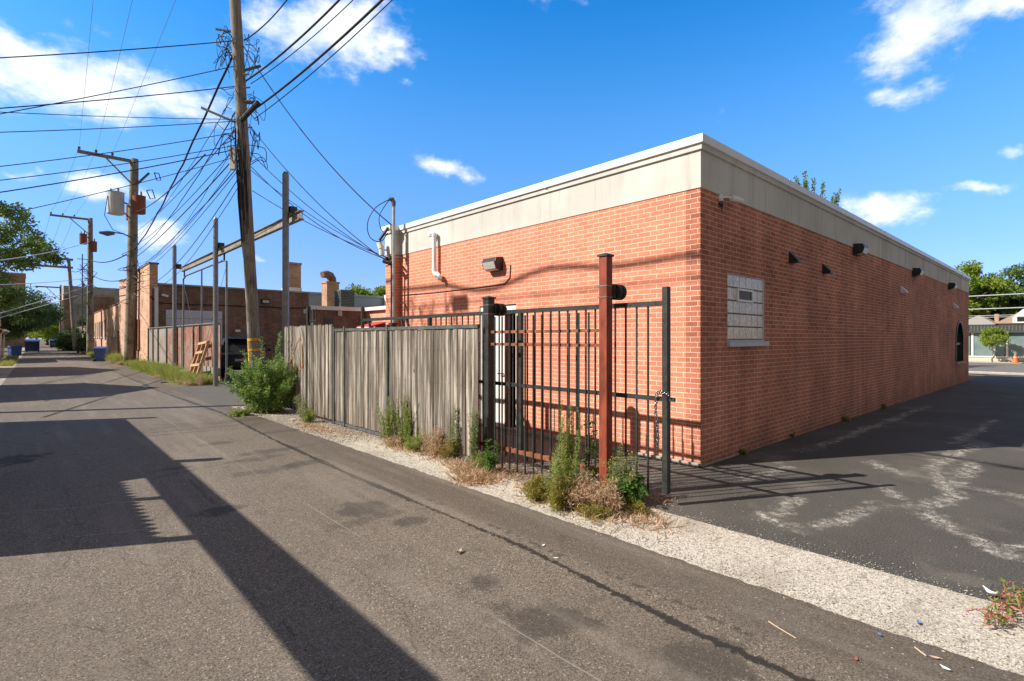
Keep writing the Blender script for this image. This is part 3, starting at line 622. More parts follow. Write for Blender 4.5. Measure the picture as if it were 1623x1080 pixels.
# arched window
aw = part('window', MB().prism([(AX0, AZ0)] + arc[0:] + [(AX1, AZ0)], 'y', Y0 + .1, Y0 + .12), 'window_glass', bb, 'tall arched window near the street end')
arc2 = [(ACX - (AR - .07) * math.cos(a), AZ1 + (AR - .07) * .92 * math.sin(a)) for a in np.linspace(0, math.pi, 17)]
mb = MB()
for i in range(16): mb.prism([arc[i], arc[i + 1], arc2[i + 1], arc2[i]], 'y', Y0 - .03, Y0 + .1)
mb.box(AX0, AX0 + .07, Y0 - .03, Y0 + .1, AZ0, AZ1).box(AX1 - .07, AX1, Y0 - .03, Y0 + .1, AZ0, AZ1).box(AX0 + .07, AX1 - .07, Y0 + .05, Y0 + .1, 1.42, 1.5)
part('window_frame', mb, 'black_paint', aw)
part('sill', MB().box(AX0 - .08, AX1 + .08, Y0 - .08, Y0 + .1, AZ0 - .09, AZ0), 'concrete', aw)
# wall floodlights: housing facing -Y (side wall) or -X (alley wall)
def floodlight(c, axis, parent, w=.36, h=.24, d=.22):
    c = Vector(c); ang = 0 if axis == 'y' else R(-90)
    Mx = Matrix.Translation(c) @ Matrix.Rotation(ang, 4, 'Z')
    prof = [(0, -h / 2), (0, h / 2), (-d * .85, h / 2 - .02), (-d, h * .1), (-d * .8, -h * .38), (-d * .35, -h / 2)]
    m1 = MB(); n = len(prof); vs = [Mx @ Vector((x, y, z)) for x in (-w / 2, w / 2) for (y, z) in prof]
    m1.add(vs, [tuple(range(n)), tuple(range(2 * n - 1, n - 1, -1))] + [(i, i + n, (i + 1) % n + n, (i + 1) % n) for i in range(n)])
    o = part('floodlight', m1, 'black_plastic', parent, bevel=.006)
    m2 = MB(); q = [(-d * 1.01, h * .08), (-d * .81, -h * .38), (-d * .36, -h * .5)]
    ww = w / 2 - .025
    vs = [Mx @ Vector((x, y - .004, z - .004)) for x in (-ww, ww) for (y, z) in q] + [Mx @ Vector((x, y + .01, z + .01)) for x in (-ww, ww) for (y, z) in q]
    m2.add(vs, [(0, 1, 4, 3), (1, 2, 5, 4), (6, 9, 10, 7), (7, 10, 11, 8), (0, 3, 9, 6), (2, 8, 11, 5), (0, 6, 7, 1), (1, 7, 8, 2), (3, 4, 10, 9), (4, 5, 11, 10)])
    part('lens', m2, 'lamp_lens', o); return o
for x in (13.24, 19.0, 24.9): floodlight((x, Y0, 3.60), 'y', bb)
floodlight((X0, 7.45, 3.06), 'x', bb, .38, .25, .2)
def vent_hood(x, z, mat, label, w=.15):
    part('vent_hood', MB().prism([(Y0, z + .13), (Y0, z - .07), (Y0 - .15, z - .07), (Y0 - .14, z - .03)], 'x', x - w / 2, x + w / 2), mat, bb, label, bevel=.004)
vent_hood(9.53, 3.02, 'black_plastic', 'black wedge shaped vent hood'); vent_hood(11.2, 2.98, 'black_plastic', 'black wedge shaped vent hood', .14)
vent_hood(17.5, 2.98, 'white_vinyl', 'white wedge shaped vent hood', .17); vent_hood(26.0, 2.9, 'white_vinyl', 'white wedge shaped vent hood', .17)
# bullet camera on the side wall
cm = part('security_camera', MB().tube([(7.12, Y0 - .10, 3.60), (7.30, Y0 - .16, 3.59)], .034, 14).tube([(6.97, Y0 + .0, 3.60), (6.97, Y0 - .03, 3.60)], .045, 14).tube([(6.97, Y0 - .03, 3.60), (7.03, Y0 - .08, 3.61), (7.13, Y0 - .10, 3.60)], .014), 'white_vinyl', bb, 'white bullet camera under the cream band')
part('sun_shield', MB().tube([(7.11, Y0 - .098, 3.603), (7.22, Y0 - .135, 3.60)], .04, 14), 'white_vinyl', cm)
part('junction', MB().tube([(6.93, Y0 - .01, 3.52), (6.99, Y0 - .03, 3.49)], .018).tube([(6.97, Y0 - .02, 3.58), (7.0, Y0 - .03, 3.50), (6.99, Y0 - .012, 3.42)], .006), 'black_plastic', cm)
# white vent pipe on alley wall
vp = MB().tube([(6.33, 9.52, 3.93), (6.33, 9.40, 3.93), (6.33, 9.36, 3.90), (6.33, 9.36, 3.12), (6.33, 9.34, 3.06), (6.33, 9.25, 3.0)], .045, 14)
vpo = part('vent_pipe', vp, 'white_vinyl', bb, 'white plastic vent pipe with elbows', smooth=False)
part('pipe_fitting', MB().tube([(6.33, 9.50, 3.86), (6.33, 9.50, 3.96)], .062, 14).tube([(6.33, 9.36, 3.18), (6.33, 9.36, 3.11)], .052, 14).tube([(6.33, 9.36, 3.84), (6.33, 9.36, 3.91)], .052, 14).tube([(6.33, 9.27, 3.01), (6.30, 9.20, 3.03), (6.30, 9.13, 2.97), (6.30, 9.11, 2.9)], .05, 14), 'white_vinyl', vpo)
# thin cable and mast on the alley wall
def wallpt(u, v, off=.012): return PX(u, v, X0 - off)
part('conduit', MB().tube([wallpt(636, 468), wallpt(680, 465), wallpt(735, 459), wallpt(780, 453), wallpt(800, 450), wallpt(808, 440), wallpt(809, 420)], .008), 'cable', bb, 'thin black cable clipped across the alley wall')
mx, my = 6.14, 10.72
mast = part('service_mast', MB().tube([(mx, my, .02), (mx, my, 4.75)], .036, 12), 'mast_steel', bb, 'steel service mast with a curved weatherhead', smooth=False)
part('weatherhead', MB().tube([(mx, my, 4.70), (mx, my, 4.80), (mx - .03, my + .02, 4.87), (mx - .10, my + .05, 4.86)], [.038, .05, .055, .035], 12), 'grey_steel', mast)
part('mast_bracket', MB().bar((mx, my, 3.55), (X0, my, 3.55), .03).bar((mx, my, 2.5), (X0, my, 2.5), .03).bar((mx, my, 1.2), (X0, my, 1.2), .03), 'galvanised', mast)
part('service_loop', MB().tube(smooth([(mx - .1, my + .05, 4.85), (mx - .35, my + .22, 4.65), (mx - .48, my + .34, 4.3), (mx - .42, my + .32, 3.98), (mx - .22, my + .2, 3.9), (mx - .1, my + .1, 4.1)]), .011, 6)
     .tube(smooth([(mx - .1, my + .05, 4.83), (mx - .25, my + .2, 4.5), (mx - .22, my + .2, 4.2), (mx - .12, my + .1, 4.05)]), .009, 6).tube([(mx - .26, my + .2, 3.92), (mx - .1, my + .07, 4.22)], .035, 6), 'cable', mast)
part('cable_clamp', MB().tube([(6.14, 11.05, 3.52), (6.0, 10.9, 3.45), (6.1, 10.78, 3.40)], .05, 8).tube([(6.16, 11.0, 3.62), (6.1, 10.8, 3.5)], .03, 6), 'black_rubber', bb)
part('security_camera', MB().tube([(6.05, 11.12, 3.80), (6.05, 11.12, 3.62)], .06, 12).tube([(6.02, 11.16, 3.92), (6.05, 11.12, 3.78)], .075, 12).bar((6.05, 11.12, 3.75), (6.2, 11.1, 3.75), .03), 'white_vinyl', bb, 'white floodlight and dome camera at the pier')
part('conduit', MB().tube([(6.17, 10.86, .02), (6.17, 10.86, 3.4)], .03, 8), 'black_rubber', bb)

# ------------------------------------------------------------------ gate posts, sliding gate, fixed panel
def post(name, x0, y0, w, h, mat, label):
    o = thing(name, (x0 + w / 2, y0 + w / 2, 0), label, 'post')
    part('shaft', MB().box(x0, x0 + w, y0, y0 + w, 0, h), mat, o, bevel=.006)
    part('cap', MB().box(x0 - .014, x0 + w + .014, y0 - .014, y0 + w + .014, h, h + .02).add([(x0 - .014, y0 - .014, h + .02), (x0 + w + .014, y0 - .014, h + .02), (x0 + w + .014, y0 + w + .014, h + .02), (x0 - .014, y0 + w + .014, h + .02), (x0 + w / 2, y0 + w / 2, h + .045)], [(0, 1, 4), (1, 2, 4), (2, 3, 4), (3, 0, 4)]), 'black_paint', o)
    return o
rp = post('gate_post', 4.45, 3.388, .102, 2.54, 'red_post', 'rust red square steel gate post, the taller of the pair')
bp = post('gate_post', 4.45, 5.32, .112, 2.20, 'black_paint', 'black square gate post at the end of the wooden fence')
def roller(par, y, z, x0):
    for zz in (.05, -.068): part('clamp_band', MB().box(x0 - .006, x0 + .12, y - .006, y + .118, z + zz, z + zz + .012), 'galvanised', par)
    w = part('roller', MB().tube([(4.60, y + .02, z), (4.66, y + .02, z)], .085, 20).tube([(4.68, y + .02, z), (4.72, y + .02, z)], .085, 20).tube([(4.57, y + .02, z), (4.76, y + .02, z)], .05, 16), 'black_rubber', par)
    part('roller_bracket', MB().box(4.55, 4.585, y - .02, y + .1, z - .07, z + .07), 'black_paint', par)
roller(rp, 3.388, 2.17, 4.45); roller(bp, 5.32, 2.06, 4.45)
GX = 4.66; GYE = 2.86; GB = .12
sg = thing('sliding_gate', (GX, 6.2, 0), 'black steel sliding gate with thin vertical bars behind the two gate posts', 'gate')
part('end_stile', MB().box(GX - .005, GX + .06, GYE - .06, GYE, GB, 2.19), 'black_paint', sg, bevel=.004)
part('top_rail', MB().box(GX, GX + .05, GYE, 9.35, 2.0, 2.05), 'black_paint', sg)
part('middle_rail', MB().box(GX + .004, GX + .046, GYE, 6.35, 1.04, 1.085), 'black_paint', sg)
part('bottom_rail', MB().box(GX, GX + .05, GYE + .28, 9.35, .17, .225), 'rust', sg, 'rusty bottom rail')
for a_, b_, w_ in (((9.35, 2.27), (9.35, 1.6), .05), ((9.1, 2.0), (8.9, 1.6), .035), ((7.9, 2.0), (7.8, 1.6), .04), ((7.75, 2.0), (7.55, 1.6), .035)): part('tail_brace', MB().bar((GX + .025,) + a_, (GX + .025,) + b_, w_), 'black_paint', sg)
gv = PX(823, 600, GX).y
part('stile', MB().box(GX, GX + .05, gv - .03, gv + .03, .225, 2.0), 'black_paint', sg)
sp = PX(679, 505, GX).y
part('stile', MB().box(GX, GX + .05, sp - .03, sp + .03, .225, 2.0), 'black_paint', sg)
ys = [PX(u, 600, GX).y for u in (1025, 1007, 989.5, 973)]
step = (ys[-1] - ys[0]) / 3; y = GYE + step * .8; k = 0
for i in range(60):
    y = ys[0] + i * step
    if y > sp: break
    if abs(y - gv) < .04: continue
    part('bar', MB().box(GX + .017, GX + .033, y - .008, y + .008, .06 if y < 4.0 else .10, 2.0), 'black_paint', sg)
part('latch_bracket', MB().box(GX + .01, GX + .035, GYE - .13, GYE - .06, 1.045, 1.085), 'black_paint', sg)
# chain: a hanging loop of links, thing of its own
ch = MB(); cy = GYE + .055
def link(mb, c, ax, L=.05, wd=.016, r=.0052):
    pts = [Vector(c) + Vector(ax) * (wd * math.sin(a)) + Vector((0, 0, 1)) * (L / 2 * math.cos(a)) for a in np.linspace(0, 2 * math.pi, 13)]
    mb.tube(pts, r, 6, cap=False)
for i in range(17):
    link(ch, (GX - .01 + .004 * math.sin(i), cy + .012 * math.sin(i * .35), 1.10 - i * .031), (1, .2, 0) if i % 2 else (.2, 1, 0))
for i in range(5): link(ch, (GX - .02, cy - .02 - i * .028, 1.125 + .01 * math.sin(i)), (1, 0, 0), L=.04)
tag(ch.build('chain', 'chrome', smooth=True), 'steel chain hanging in a loop beside the end upright of the sliding gate', 'chain')
# fixed picket panel in front of the gate, between the posts
fp = thing('railing_panel', (4.47, 4.4, 0), 'fixed black picket panel with two rusty upper rails between the gate posts', 'railing')
FXX = 4.47
for z in (1.757, 1.597): part('rail', MB().box(FXX + .012, FXX + .042, 3.49, 5.32, z - .018, z + .018), 'rust', fp, 'rust brown flat rail')
y = PX(784, 600, FXX).y
us = [784, 795.5, 806, 818, 831, 844, 857.5, 872, 886.5]
yy = [PX(u, 600, FXX).y for u in us]; st = (yy[0] - yy[-1]) / (len(us) - 1)
k = 0; y = yy[0]
while y > 3.52:
    part('picket', MB().box(FXX - .004, FXX + .012, y - .008, y + .008, -.01, 1.955), 'black_paint', fp); y -= st
# weathered wooden fence (two framed leaves)
WXF = 4.37
def board_run(par, y0, y1, z0, z1f, w=.135, x=WXF, mat='grey_wood', gap=.009, dog=False, th=.018, jitter=.01):
    y = y0; mb = MB(); rr = random.Random(int(y0 * 100) + 7)
    while y < y1 - .02:
        ww = min(w * rr.uniform(.75, 1.15), y1 - y); xo = rr.uniform(-.006, .012); zt = z1f(y) + rr.uniform(-jitter, jitter); tl = rr.uniform(-.004, .004)
        a, b_ = y + gap / 2, y + ww - gap / 2
        prof = [(a, z0 + rr.uniform(0, .02)), (b_, z0 + rr.uniform(0, .02)), (b_ + tl, zt - (.035 if dog else 0)), (b_ - .03 + tl, zt), (a + .03 + tl, zt), (a + tl, zt - (.035 if dog else 0))]
        mb.prism(prof, 'x', x + xo, x + xo + th)
        y += ww
    return part('boards', mb, mat, par)
wf = thing('wooden_fence', (WXF, 9.0, 0), 'weathered grey board fence in a black steel frame beside the black gate post', 'fence')
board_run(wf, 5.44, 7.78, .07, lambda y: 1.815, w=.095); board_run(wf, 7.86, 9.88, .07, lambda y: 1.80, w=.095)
part('backing_boards', MB().box(WXF + .026, WXF + .034, 5.46, 9.86, .1, 1.78), 'board_grey', wf)
part('rail', MB().box(WXF - .012, WXF + .03, 5.435, 9.92, 1.812, 1.862), 'grey_steel', wf)
nl = MB()
for k in range(44):
    for z in (.42, 1.02, 1.5): yy_ = 5.5 + k * .098; nl.box(WXF - .011, WXF - .004, yy_, yy_ + .006, z + .01 * math.sin(k * 2.3), z + .007 + .01 * math.sin(k * 2.3))
part('nails', nl, 'rust', wf)
part('rail', MB().box(WXF - .01, WXF + .03, 5.435, 9.92, .02, .065), 'grey_steel', wf)
for y in (7.80, 9.42, 9.88): part('stile', MB().box(WXF - .025, WXF + .035, y, y + .05, 0, 1.90), 'grey_steel', wf)
part('post_cap', MB().box(WXF - .03, WXF + .07, 7.62, 7.75, 1.90, 1.93).box(WXF + .0, WXF + .06, 7.65, 7.72, 1.862, 1.90), 'black_paint', wf)
wf2 = thing('wooden_fence', (WXF, 11.3, 0), 'pale weathered fence leaf with orange and yellow spray paint, beside the big bush', 'fence')
board_run(wf2, 10.0, 11.25, .06, lambda y: 1.955, w=.10, dog=True, jitter=.012); board_run(wf2, 11.32, 12.65, .06, lambda y: 1.955, w=.10, dog=True, jitter=.012)
part('stile', MB().box(WXF - .02, WXF + .035, 11.255, 11.315, 0, 1.93), 'black_paint', wf2)
part('stile', MB().box(WXF - .02, WXF + .035, 9.945, 9.99, 0, 1.93), 'black_paint', wf2)
part('backrail', MB().box(WXF + .035, WXF + .07, 10, 12.6, .4, .48).box(WXF + .035, WXF + .07, 10, 12.6, 1.5, 1.58), 'board_grey', wf2)
# spray paint strokes
def stroke(pts, w, mat, lbl):
    mb = MB(); P = [PX(u, v, WXF - .012) for u, v in pts]
    for a, b_ in zip(P[:-1], P[1:]): mb.bar(a, b_, w, .002, up=(1, 0, 0)) if False else mb.bar(a, b_, .003, w, up=(0, b_.z - a.z, -(b_.y - a.y)))
    part('graffiti', mb, mat, wf2, lbl)
plain('orange_spray', (.50, .20, .08), .85, .5, 30); plain('yellow_spray', (.62, .42, .08), .85, .4, 30); plain('red_spray', (.50, .12, .10), .85, .4, 30)
stroke([(458, 582), (470, 545), (474, 536), (479, 548), (479, 580)], .018, 'orange_spray', 'orange spray painted strokes')
stroke([(458, 574), (480, 579)], .014, 'orange_spray', 'orange spray painted strokes'); stroke([(465, 560), (465, 588)], .03, 'yellow_spray', 'yellow spray painted stroke'); stroke([(474, 588), (480, 580)], .02, 'red_spray', 'red spray painted dash')
# small iron post with curls behind the fence
ip = MB().box(4.95, 5.03, 12.75, 12.83, 0, 2.45)
for i in range(5): ip.bar((5.0, 12.72 - .09 * i, 2.05), (5.0, 12.72 - .09 * i, 2.38 - .03 * (i % 2)), .02)
ip.bar((5.0, 12.79, 2.1), (5.0, 12.3, 2.1), .03)
tag(ip.build('iron_post', 'black_paint'), 'black iron post with short spiked bars just behind the wooden fence', 'post')

# ------------------------------------------------------------------ foliage tools
def quads_obj(name, V, mat, parent=None):
    n = len(V) // 4; me = bpy.data.meshes.new(name)
    me.vertices.add(n * 4); me.vertices.foreach_set('co', np.asarray(V, 'f').ravel())
    me.loops.add(n * 4); me.loops.foreach_set('vertex_index', np.arange(n * 4, dtype='i'))
    me.polygons.add(n); me.polygons.foreach_set('loop_start', np.arange(0, n * 4, 4, dtype='i'))
    me.update(calc_edges=True); me.validate()
    return finish_obj(name, me, mat, parent)
def leaf_quads(P, D, L, W, up=None):
    """P base points, D unit directions, L lengths, W widths -> diamond leaves"""
    n = len(P); r = rng.normal(size=(n, 3)) if up is None else up + rng.normal(0, .25, (n, 3))
    S = np.cross(D, r); S /= np.linalg.norm(S, axis=1)[:, None] + 1e-9
    L = np.asarray(L).reshape(-1, 1) * np.ones((n, 1)); W = np.asarray(W).reshape(-1, 1) * np.ones((n, 1))
    mid = P + D * L * .45
    V = np.stack([P, mid + S * W / 2, P + D * L, mid - S * W / 2], 1); return V.reshape(-1, 3)
def unit(a): return a / (np.linalg.norm(a, axis=1)[:, None] + 1e-9)
def herb(base, h, r, kind, nst=8, seed=0):
    """one weed plant -> (stem mesh, leaf verts)"""
    g = np.random.default_rng(seed + 100); st = MB(); PP, DD, LL, WW = [], [], [], []; tips = []
    for s in range(nst):
        a = g.uniform(0, 2 * math.pi); rad = r * g.uniform(.1, 1); hh = h * g.uniform(.35, 1.08) ** (.6 if kind == 'tall' else 1) * (1 - .35 * rad / max(r, .01) * (kind != 'tall')); rad *= 1.25 if s % 4 == 0 else 1
        b0 = Vector(base) + Vector((math.cos(a), math.sin(a), 0)) * rad * .25
        tip = Vector(base) + Vector((math.cos(a) * rad, math.sin(a) * rad, hh)); bend = Vector((g.normal(0, .04), g.normal(0, .04), 0)) * h
        pts = [b0.lerp(tip, k / 6) + bend * math.sin(k / 6 * 3.14) + Vector((0, 0, hh * .12 * math.sin(k / 6 * 3.14))) for k in range(7)]
        st.tube(pts, [.004 * (1.2 - k / 7) * (1.4 if h > .8 else 1) for k in range(7)], 4); tips.append(pts[-1])
        A_ = np.array([tuple(p) for p in pts])
        n = {'tall': 190, 'bush': 70, 'fuzzy': 170, 'dry': 130, 'broad': 34, 'grass': 0}[kind]
        tt = g.uniform(.1 if kind != 'broad' else .05, 1, n) * 6; i = np.clip(tt.astype(int), 0, 5); f = (tt - i)[:, None]
        p = A_[i] * (1 - f) + A_[i + 1] * f
        ax = unit(A_[i + 1] - A_[i]); d = g.normal(size=(n, 3)); d -= ax * (d * ax).sum(1)[:, None]; d = unit(d)
        if kind == 'tall':
            D = unit(d + ax * .8); L = g.uniform(.02, .055, n) * (1.25 - .6 * tt / 6); W = L * .2
        elif kind == 'bush':
            sp = .10 * h; p = p + d * g.uniform(0, sp, n)[:, None]; D = unit(d + ax * .3 + g.normal(0, .3, (n, 3))); L = g.uniform(.03, .06, n); W = L * .5
        elif kind == 'fuzzy':
            p = p + d * (g.uniform(0, 1, n) ** .7 * .055 * (1.25 - tt / 7))[:, None]; D = unit(d + ax * .5 + g.normal(0, .5, (n, 3))); L = g.uniform(.012, .03, n); W = L * .3
        elif kind == 'dry':
            p = p + d * g.uniform(0, .06, n)[:, None]; D = unit(d + g.normal(0, .8, (n, 3))); L = g.uniform(.02, .055, n); W = L * .16
        elif kind == 'broad':
            D = unit(d + ax * .35); L = g.uniform(.035, .085, n) * min(1, h / .3); W = L * .36
        PP.append(p); DD.append(D); LL.append(L); WW.append(W)
    P, D, L, W = np.concatenate(PP), np.concatenate(DD), np.concatenate(LL), np.concatenate(WW)
    return st, leaf_quads(P, D, L, W), tips
def plant(name, u, v, h, r, kind, nst, leafm, label, cat='weed', group=None, stem='stem_green', flower=None, at=None, seed=None):
    b = Vector(at) if at else G(u, v); seed = seed if seed is not None else int(u * 7 + v)
    o = thing(name, b, label, cat, group)
    st, V, tips = herb(b, h, r, kind, nst, seed)
    part('stem', st, stem, o, smooth=True); quads_obj('foliage', V, M[leafm], o)
    if flower:
        g = np.random.default_rng(seed); n = len(tips) * 7; T = np.array([tuple(t) for t in tips]).repeat(7, 0) + g.normal(0, .02, (n, 3))
        quads_obj('flower', leaf_quads(T, unit(g.normal(size=(n, 3))), g.uniform(.01, .025, n), .01), M[flower], o)
    return o
def blades(cx, cy, rx, ry, n, h, g, lean=.35, z=0.0):
    P = np.stack([g.normal(cx, rx, n), g.normal(cy, ry, n), np.full(n, z)], 1)
    H = h * g.uniform(.45, 1.1, n); D = np.stack([g.normal(0, lean, n), g.normal(0, lean, n), np.ones(n)], 1); D = unit(D)
    S = unit(np.cross(D, g.normal(size=(n, 3)))); w = g.uniform(.003, .007, n)[:, None] * (1 + h)
    mid = P + D * H[:, None] * .55; tipd = D + np.stack([g.normal(0, .45, n), g.normal(0, .45, n), -.15 * np.ones(n)], 1); tip = mid + tipd * H[:, None] * .5
    return np.stack([P - S * w, P + S * w, mid + S * w * .7, mid - S * w * .7], 1).reshape(-1, 3), np.stack([mid - S * w * .7, mid + S * w * .7, tip + S * w * .1, tip - S * w * .1], 1).reshape(-1, 3)
def tuft(name, u, v, r, n, h, leafm, label, at=None, lean=.5, cat='grass clump', group=None):
    b = Vector(at) if at else G(u, v); g = np.random.default_rng(int(abs(b.x * 91 + b.y * 37)) + 5)
    a, c = blades(b.x, b.y, r, r, n, h, g, lean)
    o = quads_obj(name, np.concatenate([a, c]), M[leafm]); return tag(o, label, cat, group)

# ------------------------------------------------------------------ foreground weeds
WG = 'weeds growing along the foot of the fence and gate'
plant('weed', 615, 702, .70, .20, 'tall', 16, 'leaf_weed', 'slender green weeds left of the rail on the grey boards', group=WG)
plant('weed', 640, 708, .78, .18, 'tall', 16, 'leaf_weed', 'green upright weeds at the dark gap between the two board panels', group=WG)
plant('weed', 625, 708, .18, .25, 'dry', 12, 'leaf_dry', 'low straw coloured weed under the green stalks at the fence joint', stem='leaf_dry', group=WG)
plant('weed', 692, 722, .48, .26, 'dry', 30, 'leaf_dry', 'dry pinkish tan weed against the grey boards', stem='leaf_dry', group=WG)
plant('weed', 712, 728, .40, .18, 'fuzzy', 18, 'leaf_olive', 'olive brown weed beside the tan dry one at the boards', stem='leaf_dry', group=WG)
plant('weed', 722, 729, .72, .08, 'tall', 6, 'leaf_grey', 'thin tall grey green weed, left of two similar stalks at the boards', group=WG)
plant('weed', 750, 737, .72, .11, 'tall', 11, 'leaf_grey', 'tall grey green horseweed just left of the black gate post', group=WG)
plant('weed', 777, 752, .55, .10, 'broad', 8, 'leaf_broad', 'dark green leafy weed just right of the black gate post', group=WG)
tuft('dry_grass', 755, 762, .12, 520, .17, 'leaf_dry', 'sprawling bleached dry grass at the foot of the black gate post', lean=.9, group=WG)
tuft('dry_grass', 735, 748, .09, 260, .2, 'leaf_dry', 'small dry grass clump left of the black gate post', lean=.9, group=WG)
plant('weed', 852, 792, .27, .17, 'fuzzy', 36, 'leaf_olive', 'rounded fuzzy olive yellow weed on the gravel edge, leftmost of the gate clump', stem='leaf_olive', group=WG)
plant('weed', 886, 808, .36, .19, 'fuzzy', 36, 'leaf_olive', 'yellow green feathery weed in the middle of the gate clump', stem='leaf_olive', group=WG)
plant('weed', 884, 800, .72, .17, 'fuzzy', 26, 'leaf_weed', 'tall plume of green weed in front of the picket panel', group=WG)
plant('weed', 900, 782, .96, .15, 'tall', 17, 'leaf_weed', 'tallest green horseweed left of the red gate post', group=WG)
plant('weed', 928, 778, .88, .17, 'broad', 7, 'leaf_broad', 'spindly broad leaved weed with browned tops by the red post', group=WG, flower='leaf_dry')
plant('weed', 925, 806, .36, .22, 'dry', 34, 'leaf_dry', 'dry tan weed at the foot of the red gate post, left side', stem='leaf_dry', group=WG)
plant('weed', 962, 812, .32, .20, 'dry', 34, 'leaf_dry', 'dry pinkish weed ball in front of the red gate post', stem='leaf_dry', group=WG)
plant('weed', 985, 795, .56, .22, 'fuzzy', 38, 'leaf_grey', 'grey green bushy weed with yellow blooms right of the red post', flower='petal_yellow', group=WG)
plant('weed', 1000, 803, .27, .17, 'broad', 30, 'leaf_broad', 'bright green leafy weed at the right end of the gate clump', group=WG)
plant('weed', 1012, 815, .14, .14, 'fuzzy', 18, 'leaf_olive', 'low yellow green weed creeping on the gravel below the leafy one', stem='leaf_olive', group=WG)
plant('weed', 945, 822, .13, .24, 'fuzzy', 22, 'leaf_olive', 'low spreading weed on the gravel in front of the dry weeds', stem='leaf_dry', group=WG)
plant('weed', 975, 780, .78, .10, 'tall', 2, 'leaf_weed', 'thin stalks topped with small yellow flowers behind the bushy weed', flower='petal_yellow', group=WG)
plant('weed', 660, 715, .34, .2, 'fuzzy', 26, 'leaf_weed', 'mid green feathery weed between the fence joint and the tan dry weed', group=WG)
plant('weed', 765, 748, .30, .14, 'fuzzy', 18, 'leaf_weed', 'short green feathery weed at the foot of the black gate post', group=WG)
plant('weed', 912, 795, .42, .18, 'fuzzy', 28, 'leaf_weed', 'dense green growth at the base of the tallest horseweed', group=WG)
plant('weed', 1002, 796, .36, .2, 'bush', 20, 'leaf_broad', 'dark green leafy clump behind the bright leafy weed by the red post', group=WG)
g = np.random.default_rng(61); VA0 = []
for (u, v, sx_, sy_, n_, h_) in ((920, 800, .16, .45, 900, .12), (640, 712, .10, .3, 350, .10), (720, 735, .10, .45, 500, .10), (985, 812, .15, .25, 450, .10), (800, 748, .12, .35, 350, .06), (500, 680, .12, .5, 500, .10), (1045, 790, .1, .12, 90, .05), (560, 690, .1, .6, 260, .06)):
    q = G(u, v); a_, c_ = blades(q.x, q.y, sx_, sy_, n_, h_, g, 1.1); VA0 += [a_, c_]
tag(quads_obj('dry_ground_litter', np.concatenate(VA0), M['leaf_dry']), 'low dry stems and dead grass scattered between the weeds along the fence foot', 'dry grass', kind='stuff')
# the bush round the pole
g = np.random.default_rng(77)
bushb = G(422, 655); bo = thing('bush', bushb, 'large leafy green bush crowding the foot of the nearest utility pole', 'bush')
st = MB(); PP = []; DD = []
for s in range(120):
    a = g.uniform(0, 2 * math.pi); rad = g.uniform(0, 1) ** .6; dirx = np.array([CA, -SA]); diry = np.array([SA, CA])
    off = dirx * math.cos(a) * rad * .92 + diry * math.sin(a) * rad * .5
    hh = (1.28 - .6 * rad ** 2) * g.uniform(.6, 1.15)
    if s % 6 == 0: hh *= g.uniform(1.1, 1.45)
    if s % 7 == 0: off = off * 1.3
    tip = np.array(bushb) + np.array([off[0], off[1], hh]); b0 = np.array(bushb) + np.array([off[0] * .3, off[1] * .3, 0])
    pts = [b0 * (1 - k / 7) + tip * k / 7 + np.array([0, 0, .12 * math.sin(k / 7 * 3.14)]) + g.normal(0, .012, 3) for k in range(8)]
    st.tube([Vector(p) for p in pts], [.007 * (1.15 - k / 8) for k in range(8)], 4)
    A_ = np.array(pts); n = 250; tt = g.uniform(.5, 7, n) ** 1.0; i = np.clip(tt.astype(int), 0, 6); f = (tt - i)[:, None]
    p = A_[i] * (1 - f) + A_[i + 1] * f; d = unit(g.normal(size=(n, 3)))
    p = p + d * (g.uniform(0, .12, n) * (1.3 - tt / 7))[:, None]; PP.append(p); DD.append(unit(d + np.array([0, 0, .3])))
P = np.concatenate(PP); D = np.concatenate(DD); n = len(P); k = P[:, 2] > .01; P, D = P[k], D[k]; L = g.uniform(.025, .058, len(P))
part('stem', st, 'stem_green', bo, smooth=True); quads_obj('foliage', leaf_quads(P, D, L, L * .48), M['leaf_bush'], bo)
plant('weed', 478, 662, .55, .3, 'dry', 14, 'leaf_grey', 'thin brownish weeds between the bush and the painted fence leaf', stem='leaf_dry')
plant('weed', 488, 670, .34, .2, 'fuzzy', 30, 'leaf_grass', 'small bright green feathery weed at the joint of the wooden fence')
plant('weed', 385, 660, .22, .3, 'broad', 30, 'leaf_grass', 'low yellow green leaves at the left foot of the big bush')
# sprawling smartweed bottom right
sb = G(1560, 955); so = thing('weed', sb, 'sprawling weed with pink flower spikes at the bottom right on the gravel strip', 'weed')
g = np.random.default_rng(5); st = MB(); PP = []; DD = []; FP = []
for s in range(34):
    t0 = G(g.uniform(1555, 1680), g.uniform(945, 1000)); a = g.uniform(2.2, 6.0) if s > 8 else g.uniform(2.3, 3.2); L_ = g.uniform(.12, .3) * (1.3 if s < 8 else 1)
    d = Vector((math.cos(a) * .8, math.sin(a) * .8, g.uniform(.15, .7))); pts = [t0 + d * (L_ * k / 6) + Vector((0, 0, .05 * math.sin(k / 6 * 3.14))) for k in range(7)]
    st.tube(pts, .0022, 4); A_ = np.array([tuple(p) for p in pts]); n = 16; tt = g.uniform(0, 4.4, n); i = tt.astype(int); f = (tt - i)[:, None]
    PP.append(A_[i] * (1 - f) + A_[i + 1] * f); DD.append(unit(g.normal(size=(n, 3)) + np.array([0, 0, .5])))
    n = 22; tt = g.uniform(4.2, 6, n); i = np.clip(tt.astype(int), 0, 5); f = (tt - i)[:, None]; FP.append(A_[i] * (1 - f) + A_[i + 1] * f + g.normal(0, .003, (n, 3)))
